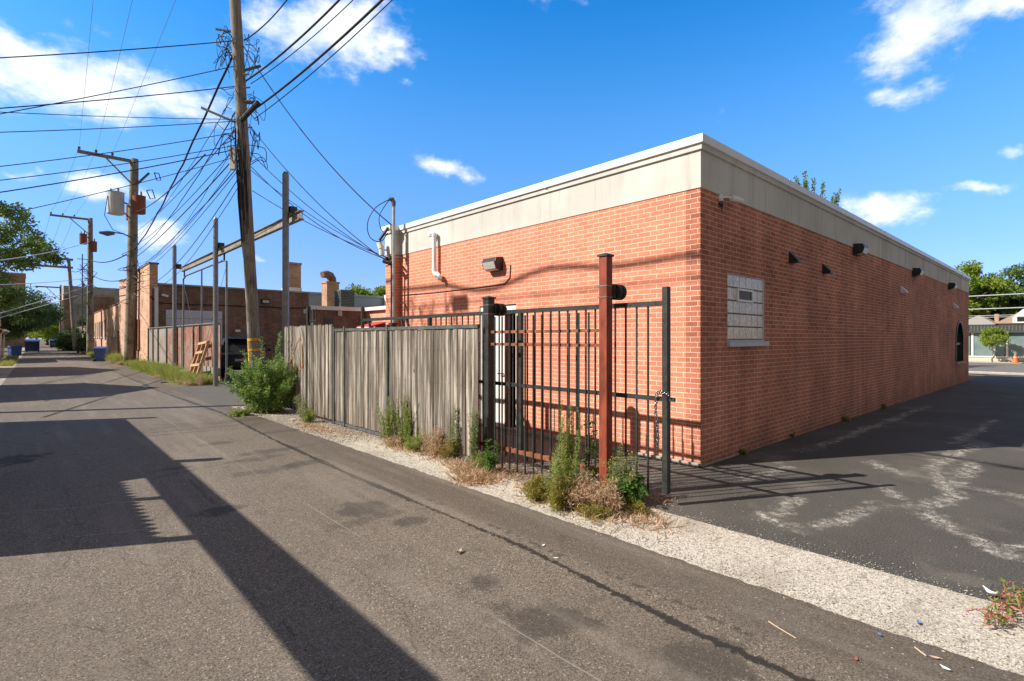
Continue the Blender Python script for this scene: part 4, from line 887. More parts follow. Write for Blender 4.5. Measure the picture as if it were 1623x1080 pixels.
P = np.concatenate(PP); D = np.concatenate(DD); L = g.uniform(.03, .06, len(P)); part('stem', st, 'stem_pink', so, smooth=True)
quads_obj('foliage', leaf_quads(P, D, L, L * .22), M['leaf_red'], so)
P = np.concatenate(FP); quads_obj('flower', leaf_quads(P, unit(g.normal(size=P.shape)), .011, .007), M['petal_pink'], so)
# verge grass: uncountable
g = np.random.default_rng(21); VA = []
def verge(x0, x1, y0, y1, n, h, lean=.35):
    P = blades(0, 0, 1e-6, 1e-6, n, h, g, lean); off = np.stack([g.uniform(x0, x1, n), g.uniform(y0, y1, n), np.zeros(n)], 1).repeat(4, 0)
    VA.append(P[0] + off); VA.append(P[1] + off)
verge(4.15, 4.98, 21.5, 36.5, 12000, .48); verge(4.0, 4.3, 22, 36, 1800, .15, .6); verge(4.3, 5.0, 37, 52, 5000, .4); verge(4.0, 4.6, 52, 66, 2500, .5); verge(-1.4, -.8, 44, 60, 2500, .35); verge(4.4, 4.75, 15.5, 16.6, 300, .2)
for (cx, cy, s_, n, h) in ((4.55, 29, .5, 2500, .55), (4.5, 33, .4, 1500, .5), (4.6, 24, .4, 1500, .4), (4.4, 46, .5, 1500, .7)):
    a, b_ = blades(cx, cy, .15, s_ * 1.6, n, h, g, .4); VA += [a, b_]
tag(quads_obj('grass', np.concatenate(VA), M['leaf_grass']), 'long green and yellow grass along the fence and walls of the alley', 'grass', kind='stuff')
plant('weed', 0, 0, .55, .35, 'fuzzy', 26, 'leaf_weed', 'leafy green weed in the verge by the pallet', at=(4.62, 25.6, 0), seed=3)
plant('weed', 0, 0, .35, .3, 'dry', 20, 'leaf_dry', 'dry straw weed at the foot of the steel post beside the pallet', at=(4.6, 21.7, 0), stem='leaf_dry', seed=4)
plant('weed', 0, 0, .8, .5, 'bush', 30, 'leaf_weed', 'bushy green weed at the foot of the pole with the lamp arm', at=(4.35, 43.8, 0), seed=5)
plant('weed', 0, 0, .10, .08, 'broad', 6, 'leaf_broad', 'tiny green sprout at the foot of the shaded brick wall', at=(9.5, 3.33, 0), seed=6)
plant('weed', 0, 0, .07, .06, 'broad', 5, 'leaf_broad', 'tiny sprout by the corner of the red brick building', at=(6.36, 3.37, 0), seed=8)
g = np.random.default_rng(88); vst = MB(); vv = []
for i in range(46):
    y_ = g.choice([g.uniform(21.4, 36), g.uniform(41, 53)]); x_ = g.uniform(4.15, 4.9); k_ = g.choice(['fuzzy', 'bush', 'tall', 'fuzzy']); h_ = g.uniform(.3, .85)
    st_, V_, _ = herb((x_, y_, 0), h_, g.uniform(.2, .5), k_, 9, 500 + i); vst.v += []; vv.append(V_)
tag(quads_obj('verge_weeds', np.concatenate(vv), M['leaf_weed']), 'scruffy mixed weeds standing up out of the grass along the patched fence', 'weeds', kind='stuff')
vv = []
for i in range(26):
    y_ = g.choice([g.uniform(21, 30), g.uniform(41, 50)]); st_, V_, _ = herb((g.uniform(4.0, 4.5), y_, 0), g.uniform(.15, .5), g.uniform(.2, .45), 'dry', 9, 700 + i); vv.append(V_)
tag(quads_obj('dry_verge_weeds', np.concatenate(vv), M['leaf_dry']), 'dry straw coloured weeds along the outer edge of the grassy verge', 'weeds', kind='stuff')
# pebbles: uncountable
g = np.random.default_rng(9); mbp = MB()
def pebble(x, y, s, z=.005):
    th = g.uniform(0, 3.14); c_, s_ = math.cos(th), math.sin(th); vs = []
    for (a, b_, c2) in ((1, 0, .3), (.3, .8, .25), (-.7, .5, .3), (-.9, -.4, .3), (.2, -.8, .25), (.1, .1, .95), (0, 0, -.2)):
        a *= s * g.uniform(.8, 1.2); b_ *= s * g.uniform(.6, 1); vs.append((x + a * c_ - b_ * s_, y + a * s_ + b_ * c_, z + c2 * s * .7))
    mbp.add(vs, [(0, 1, 5), (1, 2, 5), (2, 3, 5), (3, 4, 5), (4, 0, 5), (1, 0, 6), (2, 1, 6), (3, 2, 6), (4, 3, 6), (0, 4, 6)])
for i in range(2600): pebble(3.7 + abs(g.normal(0, .06)) * g.choice([-1, 1]), g.uniform(.1, 13), g.uniform(.003, .010))
for i in range(1500): pebble(g.uniform(3.7, 4.5), g.uniform(.1, 13), g.uniform(.003, .010))
for i in range(700): pebble(4.44 + g.exponential(.10), g.uniform(.4, 3.2), g.uniform(.002, .008))
for i in range(1500): pebble(g.uniform(3.6, 4.4), g.uniform(8.0, 13.5), g.uniform(.008, .024))
for i in range(500): pebble(g.uniform(3.2, 3.7), g.uniform(.1, 9), g.uniform(.002, .006))
for i in range(260): pebble(g.uniform(.8, 8), g.uniform(.3, 8), g.uniform(.002, .007))
for i in range(300): pebble(g.uniform(4.4, 4.9), g.uniform(3.2, 5.5), g.uniform(.004, .02))
tag(mbp.build('pebbles', 'concrete'), 'loose pale pebbles scattered along the gravel strip and asphalt edge', 'pebbles', kind='stuff')
mbp = MB()
for i in range(900):
    x_ = g.uniform(6.4, 16) if i % 2 else 6.4 + g.exponential(1.5); pebble(x_, 3.385 - g.exponential(.06) - .012, g.uniform(.003, .014), hz(x_) + .004)
for i in range(400): pebble(6.43 - g.exponential(.05) - .03, g.uniform(3.4, 10.5), g.uniform(.003, .016))
tag(mbp.build('grit', 'dirt'), 'brown grit gathered along the foot of the brick walls', 'grit', kind='stuff')
for i, (x_, h_, lb) in enumerate(((7.6, .09, 'small sprout in the grit nearest the corner of the shaded wall'), (12.4, .14, 'grassy sprout midway along the foot of the shaded wall'), (15.5, .12, 'farthest small sprout along the foot of the shaded wall'))):
    plant('weed', 0, 0, h_, .08, 'fuzzy', 9, 'leaf_weed', lb, at=(x_, 3.35, hz(x_)), seed=40 + i)
# litter
def scrap(name, u, v, s, mat, label, curl=.3, ang=0.0):
    c = G(u, v, .01); mb = MB(); vs = []; n = 6
    for i in range(n + 1):
        for j in (-1, 0, 1):
            a = (i / n - .5) * s; x = a * math.cos(ang) - j * s * .22 * math.sin(ang) * math.cos((i / n - .5) * 3); y = a * math.sin(ang) + j * s * .22 * math.cos(ang) * math.cos((i / n - .5) * 3)
            vs.append((c.x + x, c.y + y, .012 + curl * s * (abs(j) * .5 + (i / n - .5) ** 2 * 2)))
    top = list(vs); m = len(vs); vs += [(x, y, z - .0015) for x, y, z in vs]; fs = []
    for i in range(n):
        for j in range(2):
            a = i * 3 + j; fs += [(a, a + 1, a + 4, a + 3), (m + a, m + a + 3, m + a + 4, m + a + 1)]
    tag(mb.add(vs, fs).build(name, mat, smooth=True), label, 'litter')
scrap('dry_leaf', 728, 876, .075, 'paper_tan', 'curled tan dead leaf lying alone on the alley asphalt', .35, .4)
scrap('paper_scrap', 1569, 944, .09, 'paper_white', 'crumpled white paper scrap caught in the pink flowered weed', .5, 1.0)
scrap('wrapper', 1357, 1045, .04, 'red_plastic', 'small red wrapper scrap on the alley asphalt', .05, .2)
scrap('wrapper', 1456, 988, .045, 'blue_paper', 'small blue scrap lying on the pale gravel strip', .2, .1)
scrap('wrapper', 1394, 1007, .035, 'blue_paper', 'tiny blue scrap where gravel meets the alley asphalt', .2, .9)
scrap('paper_scrap', 1498, 1061, .05, 'paper_white', 'thin white paper scrap at the bottom right on the asphalt', .2, 1.2)
scrap('paper_scrap', 861, 865, .045, 'paper_white', 'small white scrap beside the dark crack in the alley', .1, .3)
scrap('paper_scrap', 881, 885, .04, 'paper_white', 'white sliver of litter on the dark crack in the alley', .1, 2.2)
scrap('paper_scrap', 1481, 1043, .05, 'paper_tan', 'pale wood chip near the gravel edge at bottom right', .1, 1.9)
for (pts, w, lb) in (([(1218, 985), (1235, 996), (1262, 1012)], .003, 'thin dry straw lying on the asphalt near the gravel'), ([(1450, 1026), (1468, 1040)], .004, 'short dry stick lying on the asphalt at bottom right')):
    tag(MB().tube([G(u, v, .012) for u, v in pts], w, 5).build('straw', 'paper_tan'), lb, 'straw')

# ------------------------------------------------------------------ utility poles
def pole_obj(name, base, top, r0, r1, label, n=20):
    o = thing(name, base, label, 'utility pole', 'utility poles along the alley')
    b, t_ = Vector(base), Vector(top); K = 14; g_ = random.Random(int(b.y))
    pts = [b.lerp(t_, k / K) + Vector((g_.uniform(-.01, .01), g_.uniform(-.01, .01), 0)) for k in range(K + 1)]
    part('shaft', MB().tube(pts, [r0 + (r1 - r0) * k / K for k in range(K + 1)], n), 'pole_wood', o, smooth=True); return o
B1 = G(408, 640); T10 = PZ(373, 0, 12.95); d1 = (T10 - B1) / (T10.z); T1 = B1 + d1 * 12.2
p1 = pole_obj('utility_pole', B1, T1, .148, .122, 'nearest tall leaning wooden utility pole rising out of the bush')
def on1(z): return B1 + d1 * z
for z, hgt in ((1.45, .10), (1.05, .09)):
    pass
yb = MB()
for z in (1.62, 1.36): yb.tube([on1(z) , on1(z + .06)], .153, 20, cap=False)
a0 = math.atan2(-CA, -SA) - .55
for k in range(5):      # the worn vertical patch follows the round of the pole
    aa = a0 - k * .14; zt = [1.62, 1.63, 1.5, 1.62, 1.40][k]; zb = [.5, .2, .1, .3, .75][k]
    P4 = [on1(z) + Vector((math.cos(q), math.sin(q), 0)) * (.1545 + .001 * (k % 2)) for q, z in ((aa, zb), (aa - .14, zb + .06), (aa - .14, zt), (aa, zt))]
    yb.add(P4 + [p * 1 + Vector((math.cos(aa), math.sin(aa), 0)) * -.01 for p in P4], [(0, 1, 2, 3), (7, 6, 5, 4), (0, 4, 5, 1), (1, 5, 6, 2), (2, 6, 7, 3), (3, 7, 4, 0)])
part('paint_band', yb, 'yellow_paint', p1, 'worn yellow paint bands')
part('pole_sign', MB().box(-.05, .05, -.01, .01, 1.3, 1.62, Matrix.Translation(tuple(B1 + Vector((-CA, SA, 0)) * .17)) @ Matrix.Rotation(-A, 4, 'Z')), 'grey_box', p1)
part('junction_box', MB().box(-.07, .07, -.06, .06, 6.0, 6.55, Matrix.Translation((PZ(370, 257, 13.0).x, PZ(370, 257, 13.0).y, -.15)) @ Matrix.Rotation(-A, 4, 'Z')), 'grey_box', p1, 'grey terminal box strapped to the pole', bevel=.01)
# hardware and cable tangle on pole 1
g_ = random.Random(4); tg = MB()
for i in range(34):
    z = g_.choice([g_.uniform(6.3, 8.0), g_.uniform(6.8, 7.8), g_.uniform(8.7, 9.3)]); c = on1(z); a = g_.choice([g_.gauss(-.6, .4), g_.gauss(2.4, .5)]); rr_ = g_.uniform(.1, .42)
    e = c + Vector((math.cos(a), math.sin(a), 0)) * .17; pts = [e]
    for k in range(1, 6): pts.append(c + Vector((math.cos(a + k * .12), math.sin(a + k * .12), 0)) * (.17 + rr_ * math.sin(k / 5 * 3.14)) + Vector((g_.uniform(-.04, .04), 0, g_.uniform(-.5, .05) * k * .4)))
    tg.tube(smooth(pts), g_.uniform(.005, .010), 5)
for i in range(26):
    a = g_.uniform(2.2, 4.6); z0 = g_.uniform(5.6, 7.2); tg.tube([on1(z0) + Vector((math.cos(a), math.sin(a), 0)) * .17, on1(z0 - .7) + Vector((math.cos(a + .1), math.sin(a + .1), 0)) * .19, on1(z0 - g_.uniform(1, 2.2)) + Vector((math.cos(a), math.sin(a), 0)) * .165], .009, 5)
part('cable_tangle', tg, 'cable', p1, 'tangle of looping black cables and drops')
part('bracket', MB().bar(on1(7.0), on1(7.35) + Vector((-.75, .6, .05)), .05).bar(on1(7.55), on1(7.5) + Vector((.35, -.2, .1)), .06).bar(on1(8.3) , on1(8.35) + Vector((.4, -.35, .1)), .05).bar(on1(9.25), on1(9.3) + Vector((-.4, .3, 0)), .04), 'grey_steel', p1)
part('splice_case', MB().tube([on1(7.0) + Vector((-.1, -.3, .0)), on1(7.25) + Vector((.12, -.9, .05))], .06, 8), 'black_rubber', p1, 'black cable splice case')
sw = MB()
for i in range(5):
    z = 6.9 + i * .32; sw.tube([on1(z) + Vector((0.02, -.17, 0)), on1(z) + Vector((.16, -.24, .03))], .022, 8)
part('insulator', sw, 'porcelain', p1)

def crossarm(par, c, L, z, w=.11, over=.15, pins=3, brace=True, lab=None, mat='pole_wood'):
    a = Vector((c.x + over, c.y, z)); b = Vector((c.x - L, c.y, z)); ca = part('crossarm', MB().bar(a, b, w, w * 1.1), mat, par)
    for k in range(pins):
        p = a.lerp(b, 1 - k * .27 - .03); part('insulator', MB().tube([p, p + Vector((0, 0, .16))], .02, 6).tube([p + Vector((0, 0, .14)), p + Vector((0, 0, .28))], .07, 8), 'grey_steel', ca)
    if brace: part('crossarm_brace', MB().bar((c.x, c.y, z - 1.55), (c.x - L * .52, c.y, z - .06), .07), mat, par)
def transformer(par, c, r, h, mat, lab):
    c = Vector(c); o = part('transformer', MB().tube([c, c + Vector((0, 0, .04)), c + Vector((0, 0, h * .96)), c + Vector((0, 0, h)), c + Vector((0, 0, h + .05))], [r * .8, r, r, r * 1.06, r * .5], 18), mat, par, lab)
    part('bushing', MB().tube([c + Vector((r * .3, 0, h)), c + Vector((r * .3, 0, h + .3))], .05, 8).tube([c + Vector((-r * .5, .1, h)), c + Vector((-r * .5, .1, h + .22))], .04, 8), 'porcelain', o)
    part('mounting_bracket', MB().bar(c + Vector((0, 0, h * .75)), c.lerp(Vector((par.location.x, par.location.y, c.z)), .8) + Vector((0, 0, h * .75)), .08).bar(c + Vector((0, 0, h * .25)), c.lerp(Vector((par.location.x, par.location.y, c.z)), .8) + Vector((0, 0, h * .25)), .08), 'grey_steel', o)
# pole 2
def PB(u, x): q = PX(u, HV, x); return Vector((x, q.y, 0))
b2 = PB(206, 4.7); t2 = PX(213, 252, 4.55); t2.y = b2.y + .15
p2 = pole_obj('utility_pole', b2, (PX(213, 252, 4.75)), .34, .22, 'tall wooden pole with a grey transformer and a rusty one beside the tan brick wall', 18)
T2 = PX(213, 252, 4.75)
crossarm(p2, Vector((T2.x, T2.y, 0)), 2.75, T2.z - .18, .16)
tz = PX(213, 385, 4.75)
transformer(p2, (T2.x - .95, T2.y - .1, PX(190, 350, 4.2).z), .44, 1.35, 'transformer_grey', 'pale grey transformer can')
transformer(p2, (T2.x + .18, T2.y - .52, PX(213, 341, 4.75).z), .34, 1.1, 'rust', 'rust orange transformer can')
transformer(p2, (T2.x - .1, T2.y + .6, PX(213, 348, 4.75).z), .26, .9, 'rust', 'rusty transformer can behind the pole')
part('street_lamp', MB().tube([(T2.x, T2.y, T2.z - 5.0), (T2.x - .6, T2.y - .1, T2.z - 4.75), (T2.x - 1.1, T2.y - .1, T2.z - 4.75)], .04, 8).tube([(T2.x - 1.0, T2.y - .1, T2.z - 4.78), (T2.x - 1.35, T2.y - .1, T2.z - 4.85), (T2.x - 1.75, T2.y - .1, T2.z - 4.84)], [.1, .17, .06], 10), 'grey_steel', p2, 'cobra head street lamp on a short arm')
part('fuse_cutout', MB().bar((T2.x + .1, T2.y, T2.z - 1.6), (T2.x + .75, T2.y - .1, T2.z - .75), .12).tube([(T2.x + 1.0, T2.y - .2, T2.z - .7), (T2.x + 1.15, T2.y - .2, T2.z - 1.15), (T2.x + 1.35, T2.y - .2, T2.z - 1.1), (T2.x + 1.25, T2.y - .2, T2.z - .7), (T2.x + 1.0, T2.y - .2, T2.z - .7)], .035, 6).tube([(T2.x + .6, T2.y - .2, T2.z - 1.9), (T2.x + .8, T2.y - .2, T2.z - 2.4), (T2.x + 1.05, T2.y - .2, T2.z - 2.3), (T2.x + .9, T2.y - .2, T2.z - 1.8), (T2.x + .6, T2.y - .2, T2.z - 1.9)], .035, 6), 'grey_steel', p2)
tg = MB()
for i in range(22):
    z = T2.z - g_.uniform(4.8, 9.0); a = g_.uniform(0, 6.28); c = Vector((T2.x, T2.y, z)); q = g_.uniform(.3, .95)
    tg.tube(smooth([c + Vector((math.cos(a), math.sin(a), 0)) * .2, c + Vector((math.cos(a + .5) * q, math.sin(a + .5) * q, -.3)), c + Vector((math.cos(a + 1), math.sin(a + 1), -1.5)) * .25]), .018, 5)
tg.tube([(T2.x - 1.35, T2.y - .3, T2.z - 2.6), (T2.x - 1.5, T2.y - .3, T2.z - 3.8), (T2.x - 1.1, T2.y - .2, T2.z - 4.6), (T2.x - .2, T2.y - .1, T2.z - 4.9)], .02, 5)
part('cable_tangle', tg, 'cable', p2)
part('meter_conduit', MB().tube([(4.95, b2.y - .5, .2), (4.95, b2.y - .5, 4.3)], .05, 6), 'rust', p2)
# pole 3
b3 = PB(143, 4.3); T3 = PX(143, 346, 4.3); p3 = pole_obj('utility_pole', b3, T3, .30, .20, 'wooden pole with two small rusty transformers, third along the alley', 14)
crossarm(p3, T3, 3.0, T3.z - .15, .16)
transformer(p3, (T3.x - .55, T3.y - .3, PX(130, 400, 4.0).z), .3, 1.0, 'rust', 'rusty transformer can'); transformer(p3, (T3.x + .2, T3.y - .5, PX(143, 400, 4.3).z), .3, 1.0, 'rust', 'rusty transformer can')
part('riser_pipe', MB().tube([(T3.x - .6, T3.y, 2.5), (T3.x - .6, T3.y, T3.z - 3.6)], .05, 6).bar((T3.x - 1.0, T3.y, T3.z - 4.1), (T3.x + .1, T3.y, T3.z - 4.1), .06).bar((T3.x - 1.0, T3.y, T3.z - 5.1), (T3.x + .1, T3.y, T3.z - 5.1), .06), 'grey_steel', p3)
tg = MB()
for i in range(14):
    z = T3.z - g_.uniform(4, 9); a = g_.uniform(0, 6.28); c = Vector((T3.x, T3.y, z)); tg.tube([c, c + Vector((math.cos(a), math.sin(a), -.3)) * .8, c + Vector((0, 0, -1.1))], .03, 5)
part('cable_tangle', tg, 'cable', p3)
# pole 4 (leaning, double arm)
b4 = PB(119, 4.3); T4 = PX(107, 425, 4.0); p4 = pole_obj('utility_pole', b4, (3.65, b4.y, T4.z), .24, .18, 'leaning dark pole with double crossarms far down the alley', 12)
for z in (T4.z - .1, T4.z - 1.15):
    part('crossarm', MB().bar((4.1, b4.y, z), (.35, b4.y, z), .26), 'pole_wood', p4)
ins = MB()
for k in range(4): ins.tube([(.45 + k * .95, b4.y, T4.z - .05), (.45 + k * .95, b4.y, T4.z + .35)], .09, 6).tube([(.45 + k * .95, b4.y, T4.z - 1.1), (.45 + k * .95, b4.y, T4.z - .8)], .09, 6)
part('insulator', ins, 'porcelain', p4); part('crossarm_brace', MB().bar((3.7, b4.y, T4.z - 1.4), (1.8, b4.y, T4.z - .1), .08).bar((.6, b4.y, T4.z - .1), (.9, b4.y, T4.z - 1.1), .07), 'pole_wood', p4)
# pole 5
b5 = PB(96, 4.2); T5 = PX(96, 452, 4.2); p5 = pole_obj('utility_pole', b5, T5, .2, .16, 'most distant thin pole with one short crossarm', 10)
part('crossarm', MB().bar((T5.x, T5.y, T5.z - .5), (T5.x - 3.6, T5.y, T5.z - .5), .24), 'pole_wood', p5)
part('crossarm_brace', MB().bar((T5.x, T5.y, T5.z - 3), (T5.x - 2, T5.y, T5.z - .6), .1), 'pole_wood', p5)
# poles outside the frame (they carry the lines overhead)
p0 = pole_obj('utility_pole', (4.6, -26, 0), (4.6, -26, 12.4), .16, .13, 'wooden pole behind the camera that the overhead cables run to', 12)
part('crossarm', MB().bar((4.7, -26, 12), (1.9, -26, 12), .12), 'pole_wood', p0)

# ------------------------------------------------------------------ wires
def wire(a, b, sag, r, label, mat='cable', n=18, ext=0.0, group='overhead wires and cables', name='overhead_wire', wob=0.0):
    a, b = Vector(a), Vector(b)
    if ext: b = a + (b - a) * (1 + ext)
    rr = random.Random(int(a.z * 100)); pts = []
    for k in range(n + 1):
        t = k / n; p = a.lerp(b, t); p.z -= sag * 4 * t * (1 - t)
        if wob and 0 < k < n: p += Vector((rr.uniform(-wob, wob), rr.uniform(-wob, wob), rr.uniform(-wob, wob)))
        pts.append(p)
    tag(MB().tube(pts, r, 5).build(name, mat, smooth=True), label, 'wire', group)
def W1(u, v): # point on pole 1 near a pixel height
    return on1(max(.5, EYE + (HV - v) / F * 13.05))
# across the alley to the left (run to houses beyond the frame)
for (v0, v1, r, lb) in ((66, 82, .012, 'topmost of the wires running left from the nearest pole'), (104, 171, .010, 'second wire from the top running left and dropping from the nearest pole'),
                        (136, 162, .012, 'wire crossing the big cloud and ending midway up the nearest pole'), (188, 168, .008, 'thin wire rising slightly to the left edge above the lower pair'),
                        (190, 200, .009, 'flat thin wire running left just below the big cloud'), (206, 246, .009, 'wire running left that passes by the tip of the lamp pole crossarm'),
                        (226, 268, .009, 'wire running left just below the lamp pole crossarm'), (232, 287, .012, 'lower heavy wire running left behind the lamp pole top'), (243, 324, .008, 'thin lowest wire sloping down to the left edge')):
    a = W1(380, v0); b = PZ(0, v1, 10.1); wire(a, b, .12 if v0 < 200 else .22, r, lb, ext=1.1)
# pole 1 -> behind the camera
for (v0, u1, r, off, lb) in ((66, 455, .016, 0, 'thick cable leaving the nearest pole highest toward the upper edge'), (128, 538, .022, 0, 'thick black bundle rising to the upper edge right of the pole, upper one'),
                            (131, 560, .010, .1, 'thin wire beside the upper thick bundle right of the pole'), (176, 606, .024, .05, 'thick black bundle rising to the upper edge, lower one'), (184, 622, .010, .15, 'thin wire under the lower thick bundle right of the pole')):
    a = W1(390, v0) + Vector((.12 + off, -.12, 0)); h = a.z; c = PX(u1, 0, 4.25 + off); b = a + (c - a) * (40 / max(1, (a - c).length)); b.z = c.z + (c.z - a.z) * 1.5 if abs(c.z - a.z) < .3 else max(c.z, 6) + .6
    # two spans: pole -> sight point -> pole behind
    P = [a, c, Vector((4.6 + off, -26, 11.2 + (v0 - 60) * -.01))]
    pts = []
    for k in range(30):
        t = k / 29; 
        if t < .35: s = t / .35; p = P[0].lerp(P[1], s); p.z -= .18 * 4 * s * (1 - s) * .5
        else: s = (t - .35) / .65; p = P[1].lerp(P[2], s); p.z -= .3 * 4 * s * (1 - s)
        pts.append(p)
    tag(MB().tube(pts, r, 6).build('overhead_cable', 'cable', smooth=True), lb, 'wire', 'overhead wires and cables')
# service drops to the brick building
wire(W1(395, 75) + Vector((.1, -.1, 0)), (6.1, 10.75, 4.28), .35, .013, 'black service drop curving down to the mast on the brick building')
for i, (v0, s_, r) in enumerate(((196, .25, .010), (240, .2, .009), (262, .3, .010), (268, .16, .008), (300, .12, .009))):
    wire(W1(400, v0) + Vector((.12, -.12, 0)), (6.08 + .02 * i, 10.9, 3.45 + .02 * i), s_, r,
         ['highest', 'second highest', 'middle', 'second lowest', 'lowest'][i] + ' of the five drops fanning down to the left corner of the brick building')
# pole 1 -> pole 2
Tm = lambda v: Vector((T2.x, T2.y, PX(210, v, 4.75).z))
wire(W1(380, 70), Tm(398), .5, .030, 'thickest drooping cable between the nearest pole and the lamp pole', wob=.02, n=26)
for i, (v0, v1, s_, r) in enumerate(((205, 372, .25, .012), (232, 392, .3, .012), (246, 412, .2, .018), (256, 426, .6, .010), (270, 440, .4, .010), (283, 455, .9, .012))):
    wire(W1(375, v0) + Vector((-.15, .1, 0)), Tm(v1), s_, r, ['highest thin wire', 'second thin wire', 'medium dark cable', 'slack thin wire', 'lower thin wire', 'lowest slack cable'][i] + ' between the nearest pole and the lamp pole')
for i, (v0, v1, s_, r) in enumerate(((150, 385, .35, .009), (178, 402, .6, .014), (222, 420, .9, .008), (262, 432, .25, .014), (292, 448, 1.3, .009))):
    wire(W1(372, v0) + Vector((-.12, .1, 0)), Tm(v1), s_, r, ['steep thin', 'steep medium', 'sagging thin', 'taut medium', 'deeply sagging'][i] + ' extra line in the bundle from the nearest pole to the lamp pole', wob=.015, n=22)
wire(PZ(325, 245, 14), Tm(340), .3, .02, 'spliced wire ending at the top of the rusty transformer')
# 2 -> 3 -> 4 -> 5
for i in range(3):
    k = 1 - i * .27 - .03; a = Vector((T2.x + .15 - 2.9 * k, T2.y, T2.z + .08)); b = Vector((T3.x + .15 - 3.15 * k, T3.y, T3.z + .1))
    wire(a, b, .35, .007, ['outer', 'middle', 'inner'][i] + ' power line between the second and third pole tops')
    wire(b, (.5 + i * .95, b4.y, T4.z + .3), .4, .010, ['outer', 'middle', 'inner'][i] + ' power line between the third pole and the double crossarm pole')
for i, (v0, v1, r) in enumerate(((398, 412, .04), (440, 434, .03), (452, 450, .035))):
    wire(Tm(v0), (T3.x, T3.y, PX(143, v1, 4.3).z), .5, r, ['upper drooping', 'middle drooping', 'lower drooping'][i] + ' cable between the second and third pole')
    wire((T3.x, T3.y, PX(143, v1, 4.3).z), (4.0, b4.y, PX(112, v1 + 22, 4.0).z), .5, r, ['upper', 'middle', 'lower'][i] + ' cable between the third and the leaning pole')
# wires to the left from the far poles, over the trees
wire((T3.x, T3.y, PX(143, 383, 4.3).z), PZ(0, 404, 22), .3, .025, 'pale wire crossing the big tree at the left edge', 'light_cable', ext=.4)
wire((T3.x, T3.y, PX(143, 440, 4.3).z), PZ(0, 446, 24), .2, .02, 'pale wire dropping to the left below the big tree', 'light_cable', ext=.4)
wire((T3.x, T3.y, PX(143, 452, 4.3).z), PZ(0, 494, 24), .1, .02, 'pale wire crossing the dark tree at the left edge, upper one', 'light_cable', ext=.4)
wire((T3.x, T3.y, PX(143, 462, 4.3).z), PZ(0, 501, 24), .1, .02, 'pale wire crossing the dark tree at the left edge, lower one', 'light_cable', ext=.4)
for i, (ua, va) in enumerate(((147, 0), (208, 0), (275, 0))):
    k = 1 - i * .27 - .03; a = Vector((T2.x + .15 - 2.9 * k, T2.y, T2.z + .08)); b = PZ(ua, va, 17.5); wire(a, b, .2, .0065, ext=.5, label= ['leftmost', 'middle', 'rightmost'][i] + ' of three faint steep wires crossing the sky at upper left', mat='grey_cable')
# wire pair on the far side of the street
for i, (v, r) in enumerate(((461, .05), (484, .05), (496, .03), (499, .03))):
    a = PX(1700, v - 2, 62 if i < 2 else 66); wire((a.x, -18, a.z), (a.x, 40, a.z - .2), .1, r, ['top', 'second', 'third', 'bottom'][i] + ' wire crossing the trees above the shop at the right edge', 'light_cable')
# line on the unseen side of the alley whose shadow falls on the brick wall
pl = pole_obj('utility_pole', (-1.9, 17.2, 0), (-1.9, 17.2, 10.4), .14, .11, 'wooden pole on the far side of the alley, left of the picture', 12)
pl2 = pole_obj('utility_pole', (-.9, -12, 0), (-.9, -12, 10.4), .14, .11, 'wooden pole on the garage side behind the camera', 12)
pts = []
for k in range(60):
    t = k / 59; y = 17.2 - 29.2 * t; x = -1.9 + 1.0 * t; z = 9.95 - .5 * math.sin(t * math.pi) + .10 * math.sin(t * 29) * (.15 < t < .42) + .07 * math.sin(t * 61) * (.15 < t < .42)
    pts.append(Vector((x, y, z)))
tag(MB().tube(pts, .04, 6).build('overhead_cable', 'cable', smooth=True), 'thick wavy cable strung along the garage side of the alley', 'wire', 'overhead wires and cables')
wire((-1.9, 17.2, 9.45), (-.9, -12, 9.6), .25, .018, 'thin wire under the wavy cable on the garage side')
tg = MB()
for i in range(20):
    y = 13.9 + g_.uniform(-.9, .9); z = 9.5 + g_.uniform(-.3, .2); tg.tube(smooth([(-1.8, y, z), (-1.75, y + g_.uniform(-.4, .4), z - g_.uniform(.3, 1.0)), (-1.8, y + g_.uniform(-.6, .6), z + .05)]), .012, 5)
tg.box(-1.85, -1.73, 12.6, 13.1, 9.25, 9.5)
tag(tg.build('cable_splice', 'cable', smooth=False), 'bundle of looped cable hanging from the wavy line', 'cable')

# ------------------------------------------------------------------ the yard beyond the wooden fence
YG = 'steel posts of the trolley beam'
for (y, lb) in ((13.8, 'grey steel post rising behind the wooden fence, nearest of three'), (20.7, 'grey steel post beside the dark car, middle of three'), (27.9, 'grey steel post behind the patched fence, farthest of three')):
    o = thing('steel_post', (4.8, y, 0), lb, 'post', YG)
    part('shaft', MB().tube([(4.8, y, 0), (4.8, y, 5.86)], .082, 14).tube([(4.8, y, 5.86), (4.8, y, 5.93)], [.082, .05], 14), 'galvanised', o)
    part('bracket', MB().box(4.88, 5.06, y - .09, y + .09, 4.85, 5.06), 'black_paint', o)
bm_ = MB().box(4.93, 5.05, 13.2, 27.3, 4.86, 4.875).box(4.93, 5.05, 13.2, 27.3, 4.655, 4.67).box(4.98, 5.0, 13.2, 27.3, 4.67, 4.86)
tag(bm_.build('trolley_beam', 'zinc_beam'), 'long rusty I beam carried by the three grey steel posts', 'beam')
hg = thing('hanging_gate', (5.0, 24, 0), 'galvanised tube frame of a gate hanging from the trolley beam', 'gate')
part('frame', MB().tube([(5.0, 27.1, .1), (5.0, 27.1, 4.3), (5.0, 26.6, 4.42), (5.0, 20.6, 4.42), (5.0, 20.1, 4.36), (5.0, 20.1, .5), (5.0, 20.3, .12)], .035, 8).tube([(5.0, 23.7, .1), (5.0, 23.7, 4.42)], .03, 8), 'galvanised', hg)
